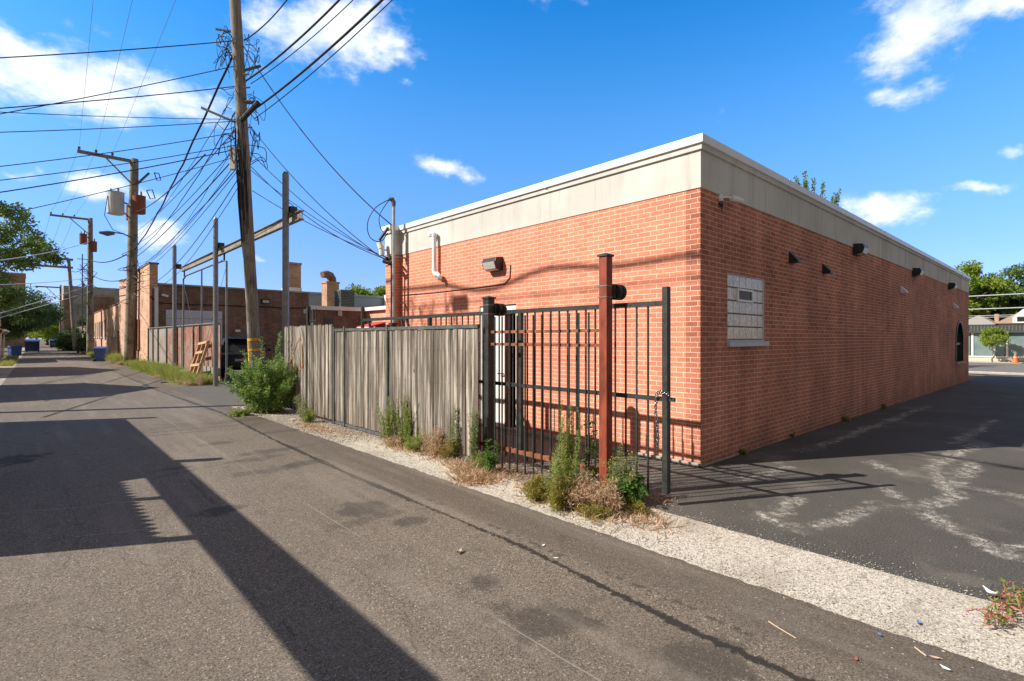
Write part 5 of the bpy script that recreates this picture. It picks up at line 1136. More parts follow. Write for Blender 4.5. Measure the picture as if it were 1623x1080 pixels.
part('hanger', MB().bar((5.0, 20.4, 4.42), (5.0, 20.4, 4.66), .05).tube([(4.96, 20.4, 4.72), (5.04, 20.4, 4.72)], .09, 10).bar((5.0, 26.9, 4.4), (5.0, 26.9, 4.66), .05), 'black_paint', hg)
part('stay_wire', MB().tube([(5.0, 27.1, 4.2), (5.0, 23.9, .8)], .006, 5).tube([(5.0, 20.1, 4.2), (5.0, 23.6, 1.0)], .006, 5), 'cable', hg)
# patched sheet fence
sf = thing('sheet_fence', (5.0, 29, 0), 'patched fence of rusty sheets and grey boards behind the grassy verge', 'fence')
ycuts = [21.2, 24.2, 25.3, 28.6, 31.2, 33.6, 35.2, 36.8]
mats = ['rusty_sheet', 'rust', 'rusty_sheet', 'board_grey', 'board_grey', 'rusty_sheet', 'board_grey']; mats = ['rusty_sheet', 'rusty_sheet', 'rusty_sheet', 'rusty_sheet', 'board_grey', 'board_grey', 'board_grey']
for a, b_, m_ in zip(ycuts[:-1], ycuts[1:], mats):
    part('panel', MB().box(5.06, 5.09, a + .02, b_ - .02, .12, 2.2), m_, sf)
part('top_rail', MB().tube([(5.03, 21.2, 2.24), (5.03, 36.8, 2.26)], .035, 8), 'galvanised', sf)
for y in ycuts[1:]: part('fence_post', MB().tube([(5.03, y, 0), (5.03, y, 2.3)], .04, 8), 'rust' if y < 30 else 'grey_steel', sf)
part('lower_rail', MB().box(5.0, 5.05, 21.2, 24.2, .35, .6), 'board_grey', sf)
part('rust_strip', MB().box(5.035, 5.055, 24.4, 24.75, .2, 2.1), 'rust', sf, 'deep orange rusted strip')
# razor/loose sticks above
# pallet
def pallet():
    c = G(313, 607); o = thing('pallet', c, 'broken wooden pallet leaning on the patched fence in the weeds', 'pallet')
    Mx = Matrix.Translation((4.62, c.y + 1.2, 0)) @ Matrix.Rotation(R(14), 4, 'Z') @ Matrix.Rotation(R(-14), 4, 'Y')
    Mx = Matrix.Translation((4.50, 23.0, 0)) @ Matrix.Rotation(R(17), 4, 'Y') @ Matrix.Rotation(R(-4), 4, 'X')
    for y in (-.62, 0.02, .62): part('stringer', MB().box(-.05, .04, y - .045, y + .045, 0, 1.62, Mx), 'pallet_wood', o)
    for z, w_ in ((.62, .62), (1.12, .45), (1.5, .62)): part('slat', MB().box(-.075, -.052, -w_ - .04, w_ + .04, z, z + .10, Mx), 'pallet_wood', o)
pallet()
# pile of rubble beside it
rb = MB(); 
for (x, y, s_) in ((4.6, 24.9, .2), (4.55, 25.3, .16), (4.75, 25.1, .24)):
    Mx = Matrix.Translation((x, y, s_ * .7)) @ Matrix.Rotation(y, 4, 'Z') @ Matrix.Rotation(.7, 4, 'X'); rb.box(-s_, s_, -s_ * .5, s_ * .5, -s_ * .8, s_ * .8, Mx)
tag(rb.build('rubble', 'concrete', bevel=.03), 'broken concrete lumps in the grass left of the pallet', 'rubble')

# ---- dark SUV
def car(cx, cy, rot, label):
    o = thing('parked_car', (cx, cy, hz(cx)), label, 'car')
    Mx = Matrix.Translation((cx, cy, 0)) @ Matrix.Rotation(rot, 4, 'Z')    # car points along +Y local, rear at -Y
    secs = [(-2.28, .46, .98, .78), (-2.2, .36, 1.06, .88), (-1.95, .30, 1.10, .93), (-1.0, .26, 1.10, .94), (.4, .26, 1.06, .94), (1.3, .26, 1.0, .93), (1.95, .30, .9, .88), (2.2, .40, .74, .74)]
    def ring(y, z0, z1, w): return [(-w * .9, y, z0), (-w, y, z0 + .14), (-w * 1.0, y, (z0 + z1) / 2 + .05), (-w * .94, y, z1), (-w * .4, y, z1 + .02), (w * .4, y, z1 + .02), (w * .94, y, z1), (w, y, (z0 + z1) / 2 + .05), (w, y, z0 + .14), (w * .9, y, z0)]
    vs = []; [vs.extend(Mx @ Vector(p) for p in ring(*s)) for s in secs]; n = 10
    fs = [(i * n + k, i * n + (k + 1) % n, (i + 1) * n + (k + 1) % n, (i + 1) * n + k) for i in range(len(secs) - 1) for k in range(n)] + [tuple(range(n)), tuple(range(len(secs) * n - 1, (len(secs) - 1) * n - 1, -1))]
    part('body', MB().add(vs, fs), 'car_paint', o, bevel=.0)
    gs = [(-2.08, .72, .0), (-1.75, .70, .56), (-1.2, .69, .62), (.2, .69, .60), (.75, .70, .42), (1.25, .74, .0)]
    vs = []; [vs.extend(Mx @ Vector(p) for p in [(-w * 1.18, y, 1.09), (-w * (1.18 - .36 * h), y, 1.09 + h), (w * (1.18 - .36 * h), y, 1.09 + h), (w * 1.18, y, 1.09)]) for (y, w, h) in gs]
    fs = [(i * 4 + k, i * 4 + (k + 1) % 4, (i + 1) * 4 + (k + 1) % 4, (i + 1) * 4 + k) for i in range(len(gs) - 1) for k in range(4)]
    part('glasshouse', MB().add(vs, fs), 'window_glass', o)
    rf = part('roof', MB().box(-.62, .62, -1.95, .3, 1.655, 1.70, Mx), 'car_paint', o, bevel=.02)
    part('roof_rail', MB().tube([Mx @ Vector(p) for p in ((-.66, -1.7, 1.69), (-.66, -1.5, 1.75), (-.66, .1, 1.75), (-.66, .3, 1.69))], .018, 6).tube([Mx @ Vector(p) for p in ((.66, -1.7, 1.69), (.66, -1.5, 1.75), (.66, .1, 1.75), (.66, .3, 1.69))], .018, 6), 'galvanised', rf)
    for s in (-1, 1):
        part('pillar', MB().bar(Mx @ Vector((s * .85, -2.1, 1.08)), Mx @ Vector((s * .69, -1.78, 1.66)), .12, .05).bar(Mx @ Vector((s * .84, -.9, 1.1)), Mx @ Vector((s * .69, -.8, 1.66)), .1, .04).bar(Mx @ Vector((s * .84, 1.2, 1.08)), Mx @ Vector((s * .69, .5, 1.6)), .07, .05), 'car_paint', o)
        part('tail_light', MB().box(s * .90 - .16, s * .90 + .02 if s > 0 else s * .9 + .16, -2.35, -2.0, .84, 1.12, Mx), 'tail_lamp', o, bevel=.03)
        part('mirror', MB().box(s * 1.0 - .1, s * 1.0 + .1, .75, .87, 1.05, 1.22, Mx), 'car_paint', o, bevel=.03)
        for y in (-1.42, 1.42):
            w = part('wheel', MB().tube([Mx @ Vector((s * .72, y, .35)), Mx @ Vector((s * .94, y, .35))], .35, 24), 'black_rubber', o)
            part('rim', MB().tube([Mx @ Vector((s * .93, y, .35)), Mx @ Vector((s * .95, y, .35))], .23, 18), 'galvanised', w)
    part('bumper', MB().box(-.88, .88, -2.36, -2.2, .42, .68, Mx), 'black_plastic', o, bevel=.04)
    part('number_plate', MB().box(-.24, .24, -2.30, -2.285, .70, .80, Mx), 'grey_box', o)
    part('rear_spoiler', MB().box(-.6, .6, -2.05, -1.9, 1.64, 1.68, Mx), 'car_paint', o, bevel=.01)
sv = G(387, 598); car(sv.x + .62, sv.y + 2.0, R(-20), 'dark blue SUV parked with its tail lights toward us behind the nearest pole')
# grey door, wheelie bin in the yard are built with the neighbour building

# ------------------------------------------------------------------ neighbour buildings
NY = PX(237, HV, 5.1).y
nb = thing('brick_shop', (10, NY, 0), 'brown and tan brick building with a stepped parapet and pale garage door, across the yard', 'building')
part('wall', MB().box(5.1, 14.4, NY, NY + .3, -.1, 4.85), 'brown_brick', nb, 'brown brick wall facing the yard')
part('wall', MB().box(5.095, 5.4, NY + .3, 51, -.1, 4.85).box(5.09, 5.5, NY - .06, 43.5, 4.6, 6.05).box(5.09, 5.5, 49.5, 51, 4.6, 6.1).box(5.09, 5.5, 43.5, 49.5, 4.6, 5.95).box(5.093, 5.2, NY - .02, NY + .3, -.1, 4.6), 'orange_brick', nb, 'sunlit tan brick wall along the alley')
part('parapet_cap', MB().box(5.05, 5.56, NY - .12, 43.55, 6.05, 6.13).box(5.05, 5.56, 49.45, 51.05, 6.1, 6.18).box(5.05, 5.56, 43.55, 49.45, 5.95, 6.03), 'terracotta', nb)
part('roof', MB().box(5.4, 14.4, NY + .3, 50.8, 4.3, 4.5), 'roof_felt', nb)
part('coping', MB().box(5.52, 14.45, NY - .08, NY + .38, 4.85, 4.95), 'grey_concrete', nb)
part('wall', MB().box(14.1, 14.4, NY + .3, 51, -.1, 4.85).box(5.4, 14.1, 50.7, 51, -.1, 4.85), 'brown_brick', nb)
part('chimney', MB().box(13.85, 14.85, 39.5, 40.5, 4.4, 7.15).box(13.8, 14.9, 39.45, 40.55, 7.15, 7.3), 'chimney_brick', nb)
part('flashing', MB().box(13.81, 14.89, 39.46, 40.54, 4.9, 5.45), 'white_paint', nb)
part('downpipe', MB().box(PY(247.5, 450, NY).x - .09, PY(247.5, 450, NY).x + .09, NY - .12, NY - .004, .1, 4.7), 'white_metal', nb)
gx0, gx1 = PY(263, 500, NY).x, PY(352, 500, NY).x
gd = part('garage_door', MB().box(gx0, gx1, NY - .03, NY - .004, 0, PY(263, 491, NY).z), 'garage_door', nb)
gl = MB()
for z in np.arange(.35, 3.2, .42): gl.box(gx0, gx1, NY - .036, NY - .03, z, z + .02)
part('panel_joint', gl, 'grey_steel', gd)
part('door', MB().box(PY(440, 540, NY).x, PY(463, 540, NY).x, NY - .03, NY - .004, 0, 2.25), 'dark_door', nb, 'grey blue steel door'); part('door', MB().box(PY(385, 540, NY).x, PY(415, 540, NY).x, NY - .03, NY - .004, 0, 2.25), 'dark_door', nb, 'grey blue steel door')
wl = PY(420, 478, NY); wlo = part('wall_lamp', MB().box(wl.x - .28, wl.x + .28, NY - .2, NY - .004, wl.z - .15, wl.z + .15), 'black_plastic', nb, bevel=.02); part('lens', MB().box(wl.x - .2, wl.x + .2, NY - .215, NY - .2, wl.z - .11, wl.z + .07), 'lamp_lens', wlo)
wl = PY(484, 494, NY); part('meter_box', MB().box(wl.x - .18, wl.x + .18, NY - .16, NY - .004, wl.z - .17, wl.z + .17), 'grey_box', nb, bevel=.02)
wl = PY(252, 469, NY); part('security_camera', MB().tube([(wl.x + .15, NY - .1, wl.z + .05), (wl.x + .42, NY - .25, wl.z - .03)], .07, 10), 'white_vinyl', nb)
part('wall_cable', MB().tube([PY(u, v, NY - .03) for u, v in ((238, 470), (250, 480), (300, 483), (352, 484), (385, 486), (430, 487), (455, 489), (485, 488), (490, 496))], .03, 5), 'cable', nb)
part('vent', MB().box(PY(373, 524, NY).x, PY(381, 524, NY).x, NY - .02, NY - .004, 2.1, 2.25), 'white_paint', nb)
pz = lambda u, v: PX(u, v, 5.09)
# rusty grille on the tan wall
ra, rb_ = pz(222, 495), pz(213, 495)
part('grille', MB().box(5.0, 5.085, ra.y, rb_.y, .95, 2.9).box(5.02, 5.085, rb_.y + .4, rb_.y + 1.6, 1.3, 3.2), 'rust', nb, 'rust red steel grille')
# lower tan wall
lw = thing('brick_warehouse', (7, 62, 0), 'low tan brick building with narrow windows and an overgrown roofline down the alley', 'building')
part('wall', MB().box(5.12, 12, 51.02, 73.5, -.1, 4.42), 'orange_brick', lw); part('parapet_cap', MB().box(5.06, 5.5, 51.06, 73.55, 4.42, 4.5), 'terracotta', lw)
for (ua, ub, va, vb, m_) in ((150.5, 152.5, 512, 534, 'board_grey'), (153.5, 156, 511, 534, 'board_grey'), (157, 159.5, 510, 534, 'dark_door'), (160.5, 163.5, 509, 534, 'dark_door'), (165.5, 168.5, 507, 535, 'dark_door'), (176, 179, 504, 532, 'glass_block'), (180.5, 184.5, 503, 532, 'glass_block')):
    um = (ua + ub) / 2; ua, ub = um - (um - ua) * .72, um + (ub - um) * .72
    a, b_ = PX(ub, vb, 5.12), PX(ua, vb, 5.12); zt = PX(ub, va, 5.12).z
    w_ = part('window', MB().box(5.08, 5.118, a.y, b_.y, a.z, zt), m_, lw); part('sill', MB().box(5.02, 5.118, a.y - .1, b_.y + .1, a.z - .15, a.z - .002), 'concrete', w_)
part('downpipe', MB().tube([(5.05, PX(161, 530, 5.05).y, .1), (5.05, PX(161, 530, 5.05).y, 4.3)], .05, 6), 'cable', lw)
part('door', MB().box(5.08, 5.118, 51.3, 52.6, 0, 2.3), 'brown_frame', lw)
part('skylight', MB().prism([(54, 4.6), (64, 4.6), (62.5, 5.6), (55.5, 5.6)], 'x', 7, 11.5).box(6.6, 7.0, 54, 64, 4.4, 5.2), 'blue_metal', lw, 'grey green glazed roof lantern')
# wood fence beyond
of = thing('tall_board_fence', (4.9, 85, 0), 'tall brown board fence beyond the third pole', 'fence')
board_run(of, 74, 100, .05, lambda y: 3.3, w=.5, x=4.95, mat='board_grey')
# bigger building at the end
fb = thing('corner_building', (10, 146, 0), 'tall grey and red brick building rising over the far end of the alley', 'building')
fx = 4.9; fy = 138; ftop = PX(98, 453, 4.9).z * 0 + (EYE + (HV - 453) / F * 105)
part('wall', MB().box(fx, 26, fy, fy + 20, 0, ftop - 1.6), 'grey_concrete', fb); part('parapet', MB().box(fx - .1, 26, fy - .1, fy + 20, ftop - 1.6, ftop), 'grey_concrete', fb)
part('wall', MB().box(fx - .15, fx - .02, fy, fy + 20, 0, ftop - 1.7), 'orange_brick', fb)
for a, b_ in ((fx + .1, fx + 1.3), (fx + 4.6, fx + 8.0), (fx + 11, fx + 13.5)): part('brick_pier', MB().box(a, b_, fy - .25, fy - .12, 0, ftop - 2), 'brown_brick', fb)
for a, z in ((fx + 5.4, 3.3), (fx + 8.6, 6.8), (fx + 2.2, 6.5), (fx + 14, 6.8), (fx + 14, 3.3)):
    w_ = part('window', MB().box(a, a + 1.7, fy - .3, fy - .252, z, z + 2.2), 'store_glass', fb); part('sill', MB().box(a - .1, a + 1.8, fy - .4, fy - .25, z - .2, z), 'concrete', w_)
part('chimney', MB().box(8, 8.5, 145, 145.5, ftop, ftop + 1.2).box(19, 19.6, 145, 145.6, ftop, ftop + 1.6), 'brown_brick', fb)
tb = thing('brick_tower', (-5, 142, 0), 'plain brick block rising behind the trees at far left', 'building')
part('wall', MB().box(-9, PZ(41, 435, 100).x - .1, 137, 147, 0, EYE + (HV - 435) / F * 100), 'tower_brick', tb); part('cap', MB().box(-9.1, PZ(41, 435, 100).x, 136.9, 147.1, EYE + (HV - 435) / F * 100, EYE + (HV - 433) / F * 100), 'concrete', tb)
# extension to the right of the brown wall
ex = thing('low_extension', (19, 39, 0), 'single storey brick extension with a white eave beside the chimney', 'building')
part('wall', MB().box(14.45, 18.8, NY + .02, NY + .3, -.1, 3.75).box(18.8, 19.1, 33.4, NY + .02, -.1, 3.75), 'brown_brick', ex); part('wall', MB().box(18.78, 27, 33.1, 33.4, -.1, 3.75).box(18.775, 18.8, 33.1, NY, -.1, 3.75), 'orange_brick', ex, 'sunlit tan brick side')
part('eave', MB().box(14.42, 18.7, NY - .25, NY + .3, 3.72, 4.0).box(18.5, 27, 32.9, NY - .25, 3.75, 4.0), 'white_paint', ex)
part('roof', MB().box(14.42, 27, NY + .3, 48, 3.8, 4.02), 'roof_felt', ex)
part('corner_trim', MB().box(14.5, 14.7, NY - .05, NY + .018, 0, 3.7), 'white_paint', ex)
part('roof_box', MB().box(15.2, 26, 43, 49, 4.02, 5.35).box(15.0, 26.2, 42.8, 49.2, 5.35, 5.5), 'blue_metal', ex, 'grey blue raised roof section'); part('roof_hatch', MB().box(23.5, 25, 42, 42.7, 4.02, 5.6), 'white_paint', ex)
part('chimney', MB().box(17.3, 18.3, 40.6, 41.6, 4.0, 6.1).box(17.24, 18.36, 40.54, 41.66, 6.1, 6.22), 'chimney_brick', ex)
part('chimney_cowl', MB().tube([(17.9, 41.1, 6.22), (17.9, 41.1, 6.5), (17.75, 41.05, 6.72), (17.4, 40.9, 6.82), (17.0, 40.8, 6.72)], [.38, .36, .34, .3, .26], 14), 'terracotta', ex, 'curved rusty chimney cowl')
acx = PZ(546, 480, 40)
ac = part('air_conditioner', MB().box(acx.x - .55, acx.x + .55, acx.y - .55, acx.y + .55, 4.03, 5.35), 'grey_steel', ex, 'grey rooftop air conditioning unit', bevel=.03)
lv = MB()
for k in range(9): lv.box(acx.x - .5, acx.x + .5, acx.y - .575, acx.y - .552, 4.2 + k * .12, 4.24 + k * .12); lv.box(acx.x - .575, acx.x - .552, acx.y - .5, acx.y + .5, 4.2 + k * .12, 4.24 + k * .12)
part('louvre', lv, 'black_plastic', ac)
wl = PY(538, 497, NY); part('wall_lamp', MB().box(wl.x - .16, wl.x + .16, NY - .14, NY + .016, wl.z - .2, wl.z + .2), 'lamp_lens', ex, bevel=.03)
wl = PY(521, 510, NY); part('window', MB().box(wl.x - .35, wl.x + .35, NY - .02, NY + .016, wl.z - .25, wl.z + .25), 'window_glass', ex)
aw_ = thing('awning', (18.2, 34.6, 0), 'small red awning on the tan extension wall, seen over the fence', 'awning')
part('canopy', MB().prism([(18.77, 2.9), (17.4, 2.55), (17.4, 2.45), (18.77, 2.8)], 'y', 33.5, 35.6), 'red_canvas', aw_); part('valance', MB().box(17.38, 17.399, 33.5, 35.6, 2.3, 2.5), 'paper_white', aw_)

# ------------------------------------------------------------------ bins
def bin_(c, rot, mat, label, tilt=0.0, s=1.0, lid=True):
    o = thing('wheelie_bin', c, label, 'bin', 'wheeled rubbish bins along the alley')
    Mx = Matrix.Translation(c) @ Matrix.Rotation(rot, 4, 'Z') @ Matrix.Rotation(tilt, 4, 'Y') @ Matrix.Scale(s, 4)
    def frustum(z0, z1, w0, w1, d0, d1): 
        return [Mx @ Vector(p) for p in ((-w0, -d0, z0), (w0, -d0, z0), (w0, d0, z0), (-w0, d0, z0), (-w1, -d1, z1), (w1, -d1, z1), (w1, d1, z1), (-w1, d1, z1))]
    F6 = [(3, 2, 1, 0), (4, 5, 6, 7), (0, 1, 5, 4), (1, 2, 6, 5), (2, 3, 7, 6), (3, 0, 4, 7)]
    part('body', MB().add(frustum(.06, .98, .24, .31, .27, .37), F6), mat, o, bevel=.02); part('rim', MB().add(frustum(.93, .98, .33, .33, .39, .39), F6), mat, o)
    part('lid', MB().add(frustum(.985, 1.05, .33, .28, .40, .34), F6), mat, o, bevel=.015)
    for s_ in (-1, 1): part('wheel', MB().tube([Mx @ Vector((s_ * .22, .31, .11)), Mx @ Vector((s_ * .28, .31, .11))], .11, 14), 'black_rubber', o)
c = G(161, 573); bin_(c, R(70), 'blue_bin', 'blue bin tilted against the tan wall on the right of the alley', R(-9), 1.02)
c = G(22, 568); bin_(Vector((c.x, c.y, 0)), R(20), 'blue_bin', 'blue bin nearest on the left side beside the garage', 0, 1.0)
c = G(30, 563); bin_(Vector((c.x - .1, c.y, 0)), R(10), 'blue_bin', 'blue bin half hidden behind another on the left side', 0, 1.0)
def dumpster(c, w, d, h, mat, label):
    o = thing('dumpster', c, label, 'dumpster'); x, y = c.x, c.y
    part('body', MB().prism([(y - d / 2, .2), (y + d / 2, .2), (y + d / 2 + .15, h), (y - d / 2 - .15, h * .85)], 'x', x - w / 2, x + w / 2), mat, o); part('lid', MB().prism([(y - d / 2 - .2, h * .85), (y + d / 2 + .15, h), (y + d / 2 + .15, h + .08), (y - d / 2 - .2, h * .85 + .08)], 'x', x - w / 2 - .05, x + w / 2 + .05), mat, o)
    for s_ in (-1, 1): part('wheel', MB().tube([(x + s_ * w * .4, y - d * .4, .1), (x + s_ * w * .4 + .08, y - d * .4, .1)], .1, 10), 'black_rubber', o)
dumpster(G(51, 559), 1.3, 1.2, 1.5, 'dark_blue_bin', 'dark blue dumpster under the tree on the left'); dumpster(G(89, 553), 1.6, 1.3, 1.5, 'dark_blue_bin', 'dark dumpster with a pale bag by the far right wall')
pb = G(103, 557); pn = thing('person', (pb.x, pb.y, 0), 'x', 'x') if False else None

# ------------------------------------------------------------------ garages on the left (mostly outside the picture; they cast the alley shadows)
GX0 = -1.4
gf = thing('wooden_fence', (GX0, 7.7, 0), 'dog eared picket fence across the alley, left of the picture', 'fence')
mbk = MB(); y = 6.3
while y < 9.1:
    mbk.prism([(y, .05), (y + .13, .05), (y + .13, 1.83), (y + .065, 1.90), (y, 1.83)], 'x', GX0 - .01, GX0 + .01); y += .14
part('pickets', mbk, 'grey_wood', gf); part('rail', MB().box(GX0 - .06, GX0 - .015, 6.3, 9.1, .4, .49).box(GX0 - .06, GX0 - .015, 6.3, 9.1, 1.4, 1.49), 'board_grey', gf)
for y in (6.3, 7.78): part('fence_post', MB().box(GX0 - .06, GX0 + .03, y - .05, y + .05, 0, 2.15 if y > 7 else 2.1), 'board_grey', gf)
tbm = thing('gate_track', (GX0, 4, 0), 'overhead gate track on steel posts, left of the picture', 'gate track')
part('beam', MB().box(GX0 - .06, GX0 + .06, -6, 9.8, 2.10, 2.40), 'zinc_beam', tbm)
for (y, h) in ((-5.9, 2.4), (9.8, 2.80), (14.95, 2.80)): part('post', MB().box(GX0 - .06, GX0 + .08, y - .07, y + .07, 0, h), 'galvanised', tbm)
def gable_garage(y0, y1, eave, ridge, label, x0=GX0, depth=6.0, vis=False, mat='garage_brick', rmat='roof_shingle'):
    o = thing('garage', (x0 - depth / 2, (y0 + y1) / 2, 0), label, 'garage'); ym = (y0 + y1) / 2; xb = x0 - depth
    part('wall', MB().prism([(y0, 0), (y1, 0), (y1, eave), (ym, ridge - .1), (y0, eave)], 'x', xb, x0), mat, o)
    t_ = .12; ov = .18; sl = (ridge - eave) / (ym - y0)
    part('roof', MB().prism([(y0 - ov, eave - ov * sl + .02), (ym, ridge), (ym, ridge + t_), (y0 - ov, eave - ov * sl + t_)], 'x', xb - .2, x0 + .1).prism([(y1 + ov, eave - ov * sl + .02), (ym, ridge + .0), (ym, ridge + t_), (y1 + ov, eave - ov * sl + t_)], 'x', xb - .2, x0 + .1), rmat, o)
    d_ = part('garage_door', MB().box(x0 + .003, x0 + .04, ym - 1.9, ym + 1.9, .02, 2.15), 'white_paint', o); l_ = MB()
    for z in (.55, 1.08, 1.61): l_.box(x0 + .04, x0 + .045, ym - 1.9, ym + 1.9, z, z + .02)
    part('panel_joint', l_, 'grey_box', d_)
    part('fascia_board', MB().prism([(y0 - ov, eave - ov * sl - .08), (ym, ridge - .08), (ym, ridge + .02), (y0 - ov, eave - ov * sl + .02)], 'x', x0 + .1, x0 + .13).prism([(y1 + ov, eave - ov * sl - .08), (ym, ridge - .08), (ym, ridge + .02), (y1 + ov, eave - ov * sl + .02)], 'x', x0 + .1, x0 + .13), 'white_paint', o)
    return o
o = thing('garage', (-4.3, 12, 0), 'flat roofed brick garage left of the picture', 'garage')
part('wall', MB().box(-7, GX0, 9.1, 14.9, 0, 2.3), 'garage_brick', o); part('roof', MB().box(-7.1, GX0 + .03, 9.05, 14.95, 2.3, 2.4), 'roof_felt', o); part('garage_door', MB().box(GX0 + .003, GX0 + .03, 10.2, 13.6, .02, 2.05), 'white_paint', o)
gable_garage(20.6, 26.6, 2.35, 3.75, 'gabled brick garage left of the picture, nearer one')
gable_garage(32.5, 42.0, 2.5, 4.0, 'gabled brick garage left of the picture, wider one')
# visible garage at the left edge, eave toward the alley
o = thing('garage', (-4.3, 56, 0), 'tan garage with white gutter and downpipes at the left edge', 'garage')
part('wall', MB().box(-7, -1.75, 50.5, 59.5, 0, 2.25), 'siding_pale', o); part('roof', MB().prism([(-1.35, 2.25), (-4.4, 3.9), (-7.4, 2.25)], 'y', 50.2, 59.8), 'roof_shingle', o)
part('gutter', MB().box(-1.45, -1.3, 50.2, 59.8, 2.17, 2.32), 'white_paint', o)
part('downpipe', MB().tube([(-1.38, 52.2, 2.2), (-1.6, 52.2, 2.0), (-1.68, 52.2, .1)], .06, 8).tube([(-1.38, 59.0, 2.2), (-1.6, 59.0, 2.0), (-1.68, 59.0, .1)], .06, 8), 'white_paint', o)
part('garage_door', MB().box(-1.75, -1.71, 53.2, 57.8, 0, 2.05), 'board_grey', o)

# ------------------------------------------------------------------ trees
def tree(name, base, h, crown, nclump, nleaf, ls, leafm, label, trunk_r=.25, seed=1, limbs=9, squash=1.0, fork=.35, clump_r=.9, upright=0.0, cat='tree', group=None):
    """crown: list of ellipsoids (dx, dy, z, rx, ry, rz)"""
    g = np.random.default_rng(seed); base = Vector(base); o = thing(name, base, label, cat, group)
    tk = MB(); fz = h * fork
    tk.tube([base + Vector((g.normal(0, .05) * k, g.normal(0, .05) * k, fz * k / 5)) for k in range(6)], [trunk_r * (1.25 - .1 * k) for k in range(6)], 10)
    cen = []
    for i in range(nclump):
        e = crown[g.integers(len(crown))]; d = unit(g.normal(size=(1, 3)))[0]; rad = g.uniform(.35, 1) ** .5
        cen.append(np.array([base.x + e[0] + d[0] * e[3] * rad, base.y + e[1] + d[1] * e[4] * rad, e[2] + d[2] * e[5] * rad]))
    cen = np.array(cen); top = base + Vector((0, 0, fz * .95))
    for i in g.choice(len(cen), min(limbs, len(cen)), replace=False):
        e = Vector(cen[i]); mid = top.lerp(e, .5) + Vector((0, 0, (e.z - top.z) * .12)); tk.tube([top, top.lerp(mid, .5), mid, mid.lerp(e, .6) + Vector(g.normal(0, .15, 3)), e], [trunk_r * .5, trunk_r * .38, trunk_r * .26, trunk_r * .16, .02], 6)
    part('trunk', tk, 'bark', o, smooth=True)
    n = nclump * nleaf; ci = np.repeat(np.arange(nclump), nleaf); cr = (clump_r * g.uniform(.55, 1.25, nclump))[ci]
    d = unit(g.normal(size=(n, 3))); rr = g.uniform(0, 1, n) ** .55
    P = cen[ci] + d * (rr * cr)[:, None] * np.array([1, 1, .62 + upright]); L = ls * g.uniform(.6, 1.3, n)
    D = unit(d + g.normal(0, .6, (n, 3)) + np.array([0, 0, -.15 + upright]))
    quads_obj('crown', leaf_quads(P, D, L, L * .55), M[leafm], o); return o
bt = PZ(-30, 575, 43)
tree('tree', (-6.5, bt.y, 0), 13, [(2.6, -2, 11.0, 4.8, 4.5, 2.8), (0, 0, 9.5, 4, 5, 4), (5.2, 2, 9.3, 3.3, 3, 1.7), (2.6, 0, 5.4, 3.2, 4, 3.6)], 150, 210, .26, 'leaf_tree', 'big leafy tree leaning over the alley at the left edge', .4, 3, 16, clump_r=1.0)
tree('tree', (-4.2, 78, 0), 8, [(1.2, 0, 4.8, 3.6, 4, 2.5), (3.2, -1, 5.3, 2.9, 3.5, 1.7), (-1, -4, 5.2, 3, 3, 2.8), (4.6, 3, 4.4, 2.2, 3, 1.4), (2.4, 4, 3.2, 2.0, 3, 1.8)], 170, 230, .24, 'leaf_tree_dark', 'dark low tree shading the bins on the left of the alley', .3, 4, 12, clump_r=.95)
tree('tree', (-5, 96, 0), 9, [(1, 0, 5, 4, 5, 3.4)], 60, 300, .3, 'leaf_tree_dark', 'dark tree behind the low shady one down the alley', .3, 14, 8, clump_r=1.3)
tree('tree', (3.0, 176, 0), 9, [(0, 0, 5, 3.5, 5, 3.6)], 45, 300, .4, 'leaf_bright', 'bright yellow green tree at the far right end of the alley', .3, 5, 8, clump_r=1.4, fork=.2)
tree('tree', (-4, 190, 0), 9, [(0, 0, 5, 4, 5, 4)], 45, 300, .4, 'leaf_bright', 'bright green tree at the far left end of the alley', .3, 6, 8, clump_r=1.4, fork=.2)
tree('tree', (1.5, 260, 0), 10, [(0, 0, 6, 9, 5, 5)], 60, 260, .5, 'leaf_tree', 'green tree closing the end of the alley', .3, 66, 8, clump_r=2, fork=.2)
tree('bush', (4.2, 96, 0), 4, [(0, 0, 1.6, 1.5, 5, 1.6)], 40, 260, .2, 'leaf_tree_dark', 'dark overgrown shrub in front of the leaning pole', .1, 7, 6, clump_r=.7, cat='bush')
tree('bush', (3.9, 76, 0), 4, [(.6, 0, 2.0, .5, 2, 2.2)], 24, 240, .16, 'leaf_tree_dark', 'narrow vine covered shrub by the third pole', .08, 8, 6, clump_r=.6, cat='bush')
t5 = PZ(590, 470, 62); tree('tree', (t5.x, t5.y, 0), 9, [(0, 0, 6.2, 3.4, 3.4, 2.0), (-1.5, 0, 5.6, 2, 2, 1.4)], 60, 300, .3, 'leaf_bright', 'round green tree beyond the low extension', .3, 9, 8, clump_r=1.0)
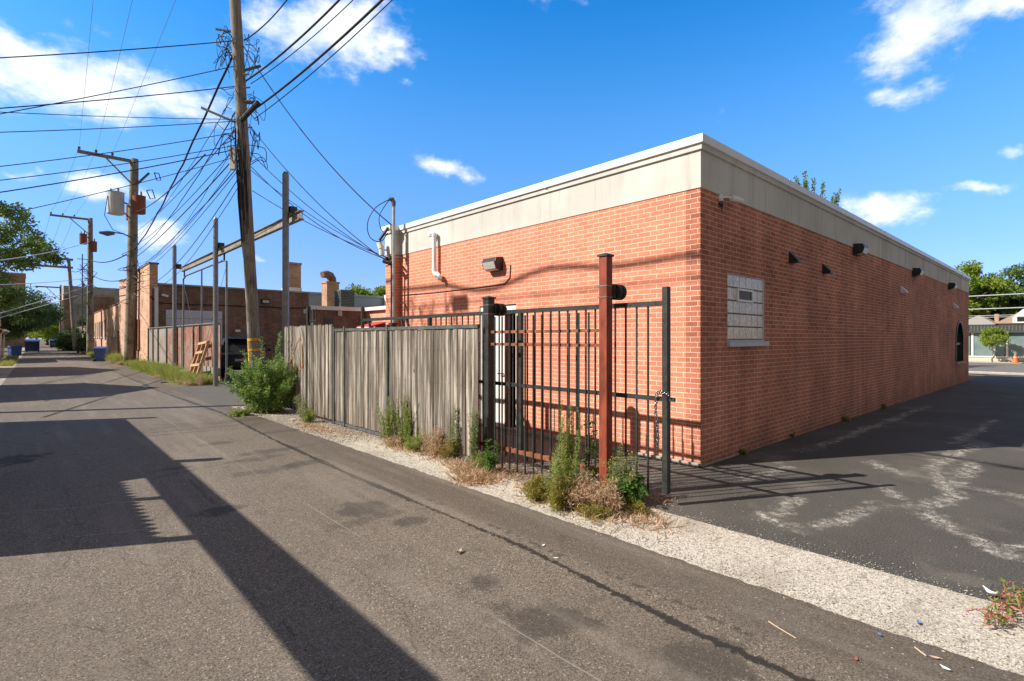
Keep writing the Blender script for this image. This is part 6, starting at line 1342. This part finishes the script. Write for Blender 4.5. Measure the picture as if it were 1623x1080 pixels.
# upright shoots above the roof line
t6 = PZ(1296, 300, 34); tree('tree', (t6.x, t6.y, -.2), 12, [(0, 0, 7.5, 1.8, 1.6, 2.2)], 30, 260, .2, 'leaf_tree', 'tree whose upright leafy shoots show above the roof of the brick building', .22, 10, 8, clump_r=.8)
shoot = bpy.context.scene.objects
g = np.random.default_rng(31); PP = []; DD = []; st = MB()
for (u, v, l) in ((1262, 283, 1.5), (1276, 290, 1.2), (1276, 276, 2.0), (1290, 287, 1.6), (1305, 292, 1.7), (1330, 302, 1.8), (1322, 310, 1.2), (1268, 296, 1.2)):
    tip = PZ(u, v, 34); bs = Vector((t6.x + (tip.x - t6.x) * .45, t6.y + (tip.y - t6.y) * .45, tip.z - l - 1.6)); st.tube([bs, bs.lerp(tip, .5) , tip], [.05, .03, .008], 5)
    n = 210; tt = g.uniform(.25, 1.03, n); p = np.array(bs)[None] * (1 - tt[:, None]) + np.array(tip)[None] * tt[:, None]; d = unit(g.normal(size=(n, 3))); PP.append(p + d * (.22 * (1.25 - tt))[:, None] * g.uniform(.2, 1, n)[:, None]); DD.append(unit(d + np.array([0, 0, .4])))
tr6 = [o for o in bpy.data.objects if o.get('label', '').startswith('tree whose upright')][0]
part('limb', st, 'bark', tr6, smooth=True); P = np.concatenate(PP); D = np.concatenate(DD); quads_obj('crown', leaf_quads(P, D, g.uniform(.10, .2, len(P)), .10), M['leaf_bright'], tr6)

# ------------------------------------------------------------------ across the street
SX = 61.2; sz = hz(SX)
sh = thing('shop', (SX + 5, 3, sz), 'low pale shop with big curtained windows under a dark ribbed fascia across the street', 'shop')
zs = lambda v: PX(1590, v, SX).z
yl = [PX(u, 545, SX).y for u in (1498, 1541, 1569, 1594, 1640, 1690)]
part('wall', MB().box(SX, SX + 9, -14, 16, sz, zs(567)).box(SX + .3, SX + 9, -14, 16, zs(567), zs(524)), 'siding_pale', sh)
part('fascia', MB().box(SX - .5, SX + 9, -14, 16, zs(525), zs(516)), 'store_panel', sh); rb2 = MB()
for y in np.arange(-14, 16, .22): rb2.box(SX - .54, SX - .5, y, y + .08, zs(525) + .02, zs(516) - .02)
part('fascia_rib', rb2, 'grey_steel', sh)
part('window_band', MB().box(SX - .06, SX + .1, -14, 16, zs(525) - .12, zs(525)).box(SX - .06, SX + .1, -14, 16, zs(567), zs(567) + .1), 'white_paint', sh)
yy = [PX(u, 545, SX).y for u in (1700, 1660, 1620 + 30, 1594, 1576, 1541, 1510)]
for a, b_ in ((PX(1700, 545, SX).y, PX(1642, 545, SX).y), (PX(1641, 545, SX).y, PX(1596, 545, SX).y), (PX(1594, 545, SX).y, PX(1576, 545, SX).y), (PX(1575, 545, SX).y, PX(1541, 545, SX).y), (PX(1539, 545, SX).y, PX(1500, 545, SX).y)):
    w_ = part('window', MB().box(SX, SX + .05, a + .06, b_ - .06, zs(567) + .1, zs(525) - .12), 'store_glass', sh); part('mullion', MB().box(SX - .08, SX + .1, b_ - .08, b_ + .06, zs(567) + .1, zs(525) - .12), 'white_paint', w_)
# houses behind
for i, (y0, y1, e, r_, mt, lb) in enumerate(((PX(1574, 510, 82).y, PX(1520, 510, 82).y, 3.3, PX(1550, 500, 82).z + .1, 'grey_shingle', 'house with a grey hipped roof behind the shop'), (PX(1680, 510, 82).y, PX(1582, 510, 82).y, 3.4, PX(1620, 486, 82).z, 'roof_shingle', 'house with a tan roof and white dormer behind the shop'))):
    o = thing('house', (86, (y0 + y1) / 2, sz), lb, 'house'); ym = (y0 + y1) / 2
    part('wall', MB().box(82, 92, y0, y1, sz, e), 'siding_pale', o); part('roof', MB().add([(81.6, y0 - .3, e), (92.4, y0 - .3, e), (92.4, y1 + .3, e), (81.6, y1 + .3, e), (84.6, ym, r_), (89.5, ym, r_)], [(0, 4, 3), (0, 1, 5, 4), (1, 2, 5), (2, 3, 4, 5), (3, 2, 1, 0)]), mt, o)
    if i: 
        dr_ = part('dormer', MB().prism([(PX(1640, 505, 81.7).y, e), (PX(1605, 505, 81.7).y, e), (PX(1605, 505, 81.7).y, e + .7), (PX(1622, 505, 81.7).y, e + 1.6), (PX(1640, 505, 81.7).y, e + .7)], 'x', 81.7, 85), 'white_paint', o); part('window', MB().box(81.66, 81.698, PX(1630, 505, 81.7).y, PX(1612, 505, 81.7).y, e + .2, e + .7), 'window_glass', dr_)
        part('chimney', MB().box(84, 84.8, PX(1583, 505, 84).y, PX(1576, 505, 84).y, e - 1, PX(1580, 498, 84).z), 'chimney_brick', o)
# sapling and cone
sp_ = PX(1573, 578, 59.3); tree('sapling', (59.3, sp_.y, sz), 3.2, [(0, 0, 1.75, .95, .95, .75)], 34, 120, .13, 'leaf_bright', 'young yellow green street tree in front of the shop windows', .045, 12, 8, fork=.45, clump_r=.3)
cn = PX(1609, 577, 57.8); o = thing('traffic_cone', (57.8, cn.y, hz(57.8)), 'orange traffic cone with white bands standing in the street by the shop', 'cone'); zc = hz(57.8)
part('base', MB().box(57.5, 58.1, cn.y - .3, cn.y + .3, zc, zc + .05), 'orange_plastic', o); part('body', MB().tube([(57.8, cn.y, zc + .05), (57.8, cn.y, zc + .8)], [.2, .04], 16), 'orange_plastic', o); part('reflective_band', MB().tube([(57.8, cn.y, zc + .35), (57.8, cn.y, zc + .52)], [.135, .1], 16, cap=False), 'paper_white', o)
for i, (u, X, h, w, s_, mt, lb) in enumerate(((1525, 92, 12.5, 4.0, 41, 'leaf_bright', 'tall loose tree just past the street end of the brick building'), (1568, 100, 11.5, 5.0, 42, 'leaf_tree', 'broad green tree behind the grey roofed house'), (1615, 96, 12.3, 5.0, 43, 'leaf_tree', 'dense green tree behind the tan roofed house'), (1665, 98, 12.5, 5, 44, 'leaf_tree', 'green tree at the right edge behind the shop'), (1480, 98, 9, 5, 45, 'leaf_tree', 'green tree hidden beyond the brick building'))):
    q = PX(u, 500, X); tree('tree', (X, q.y, sz), h, [(0, 0, h * .62, w, w * .9, h * .3), (0, w * .5, h * .5, w * .8, w * .7, h * .3)], 80, 280, .34, mt, lb, .35, s_, 10, clump_r=1.15)

# colour management extras
sc.cycles.max_bounces = 6
sc.cycles.use_denoising = True
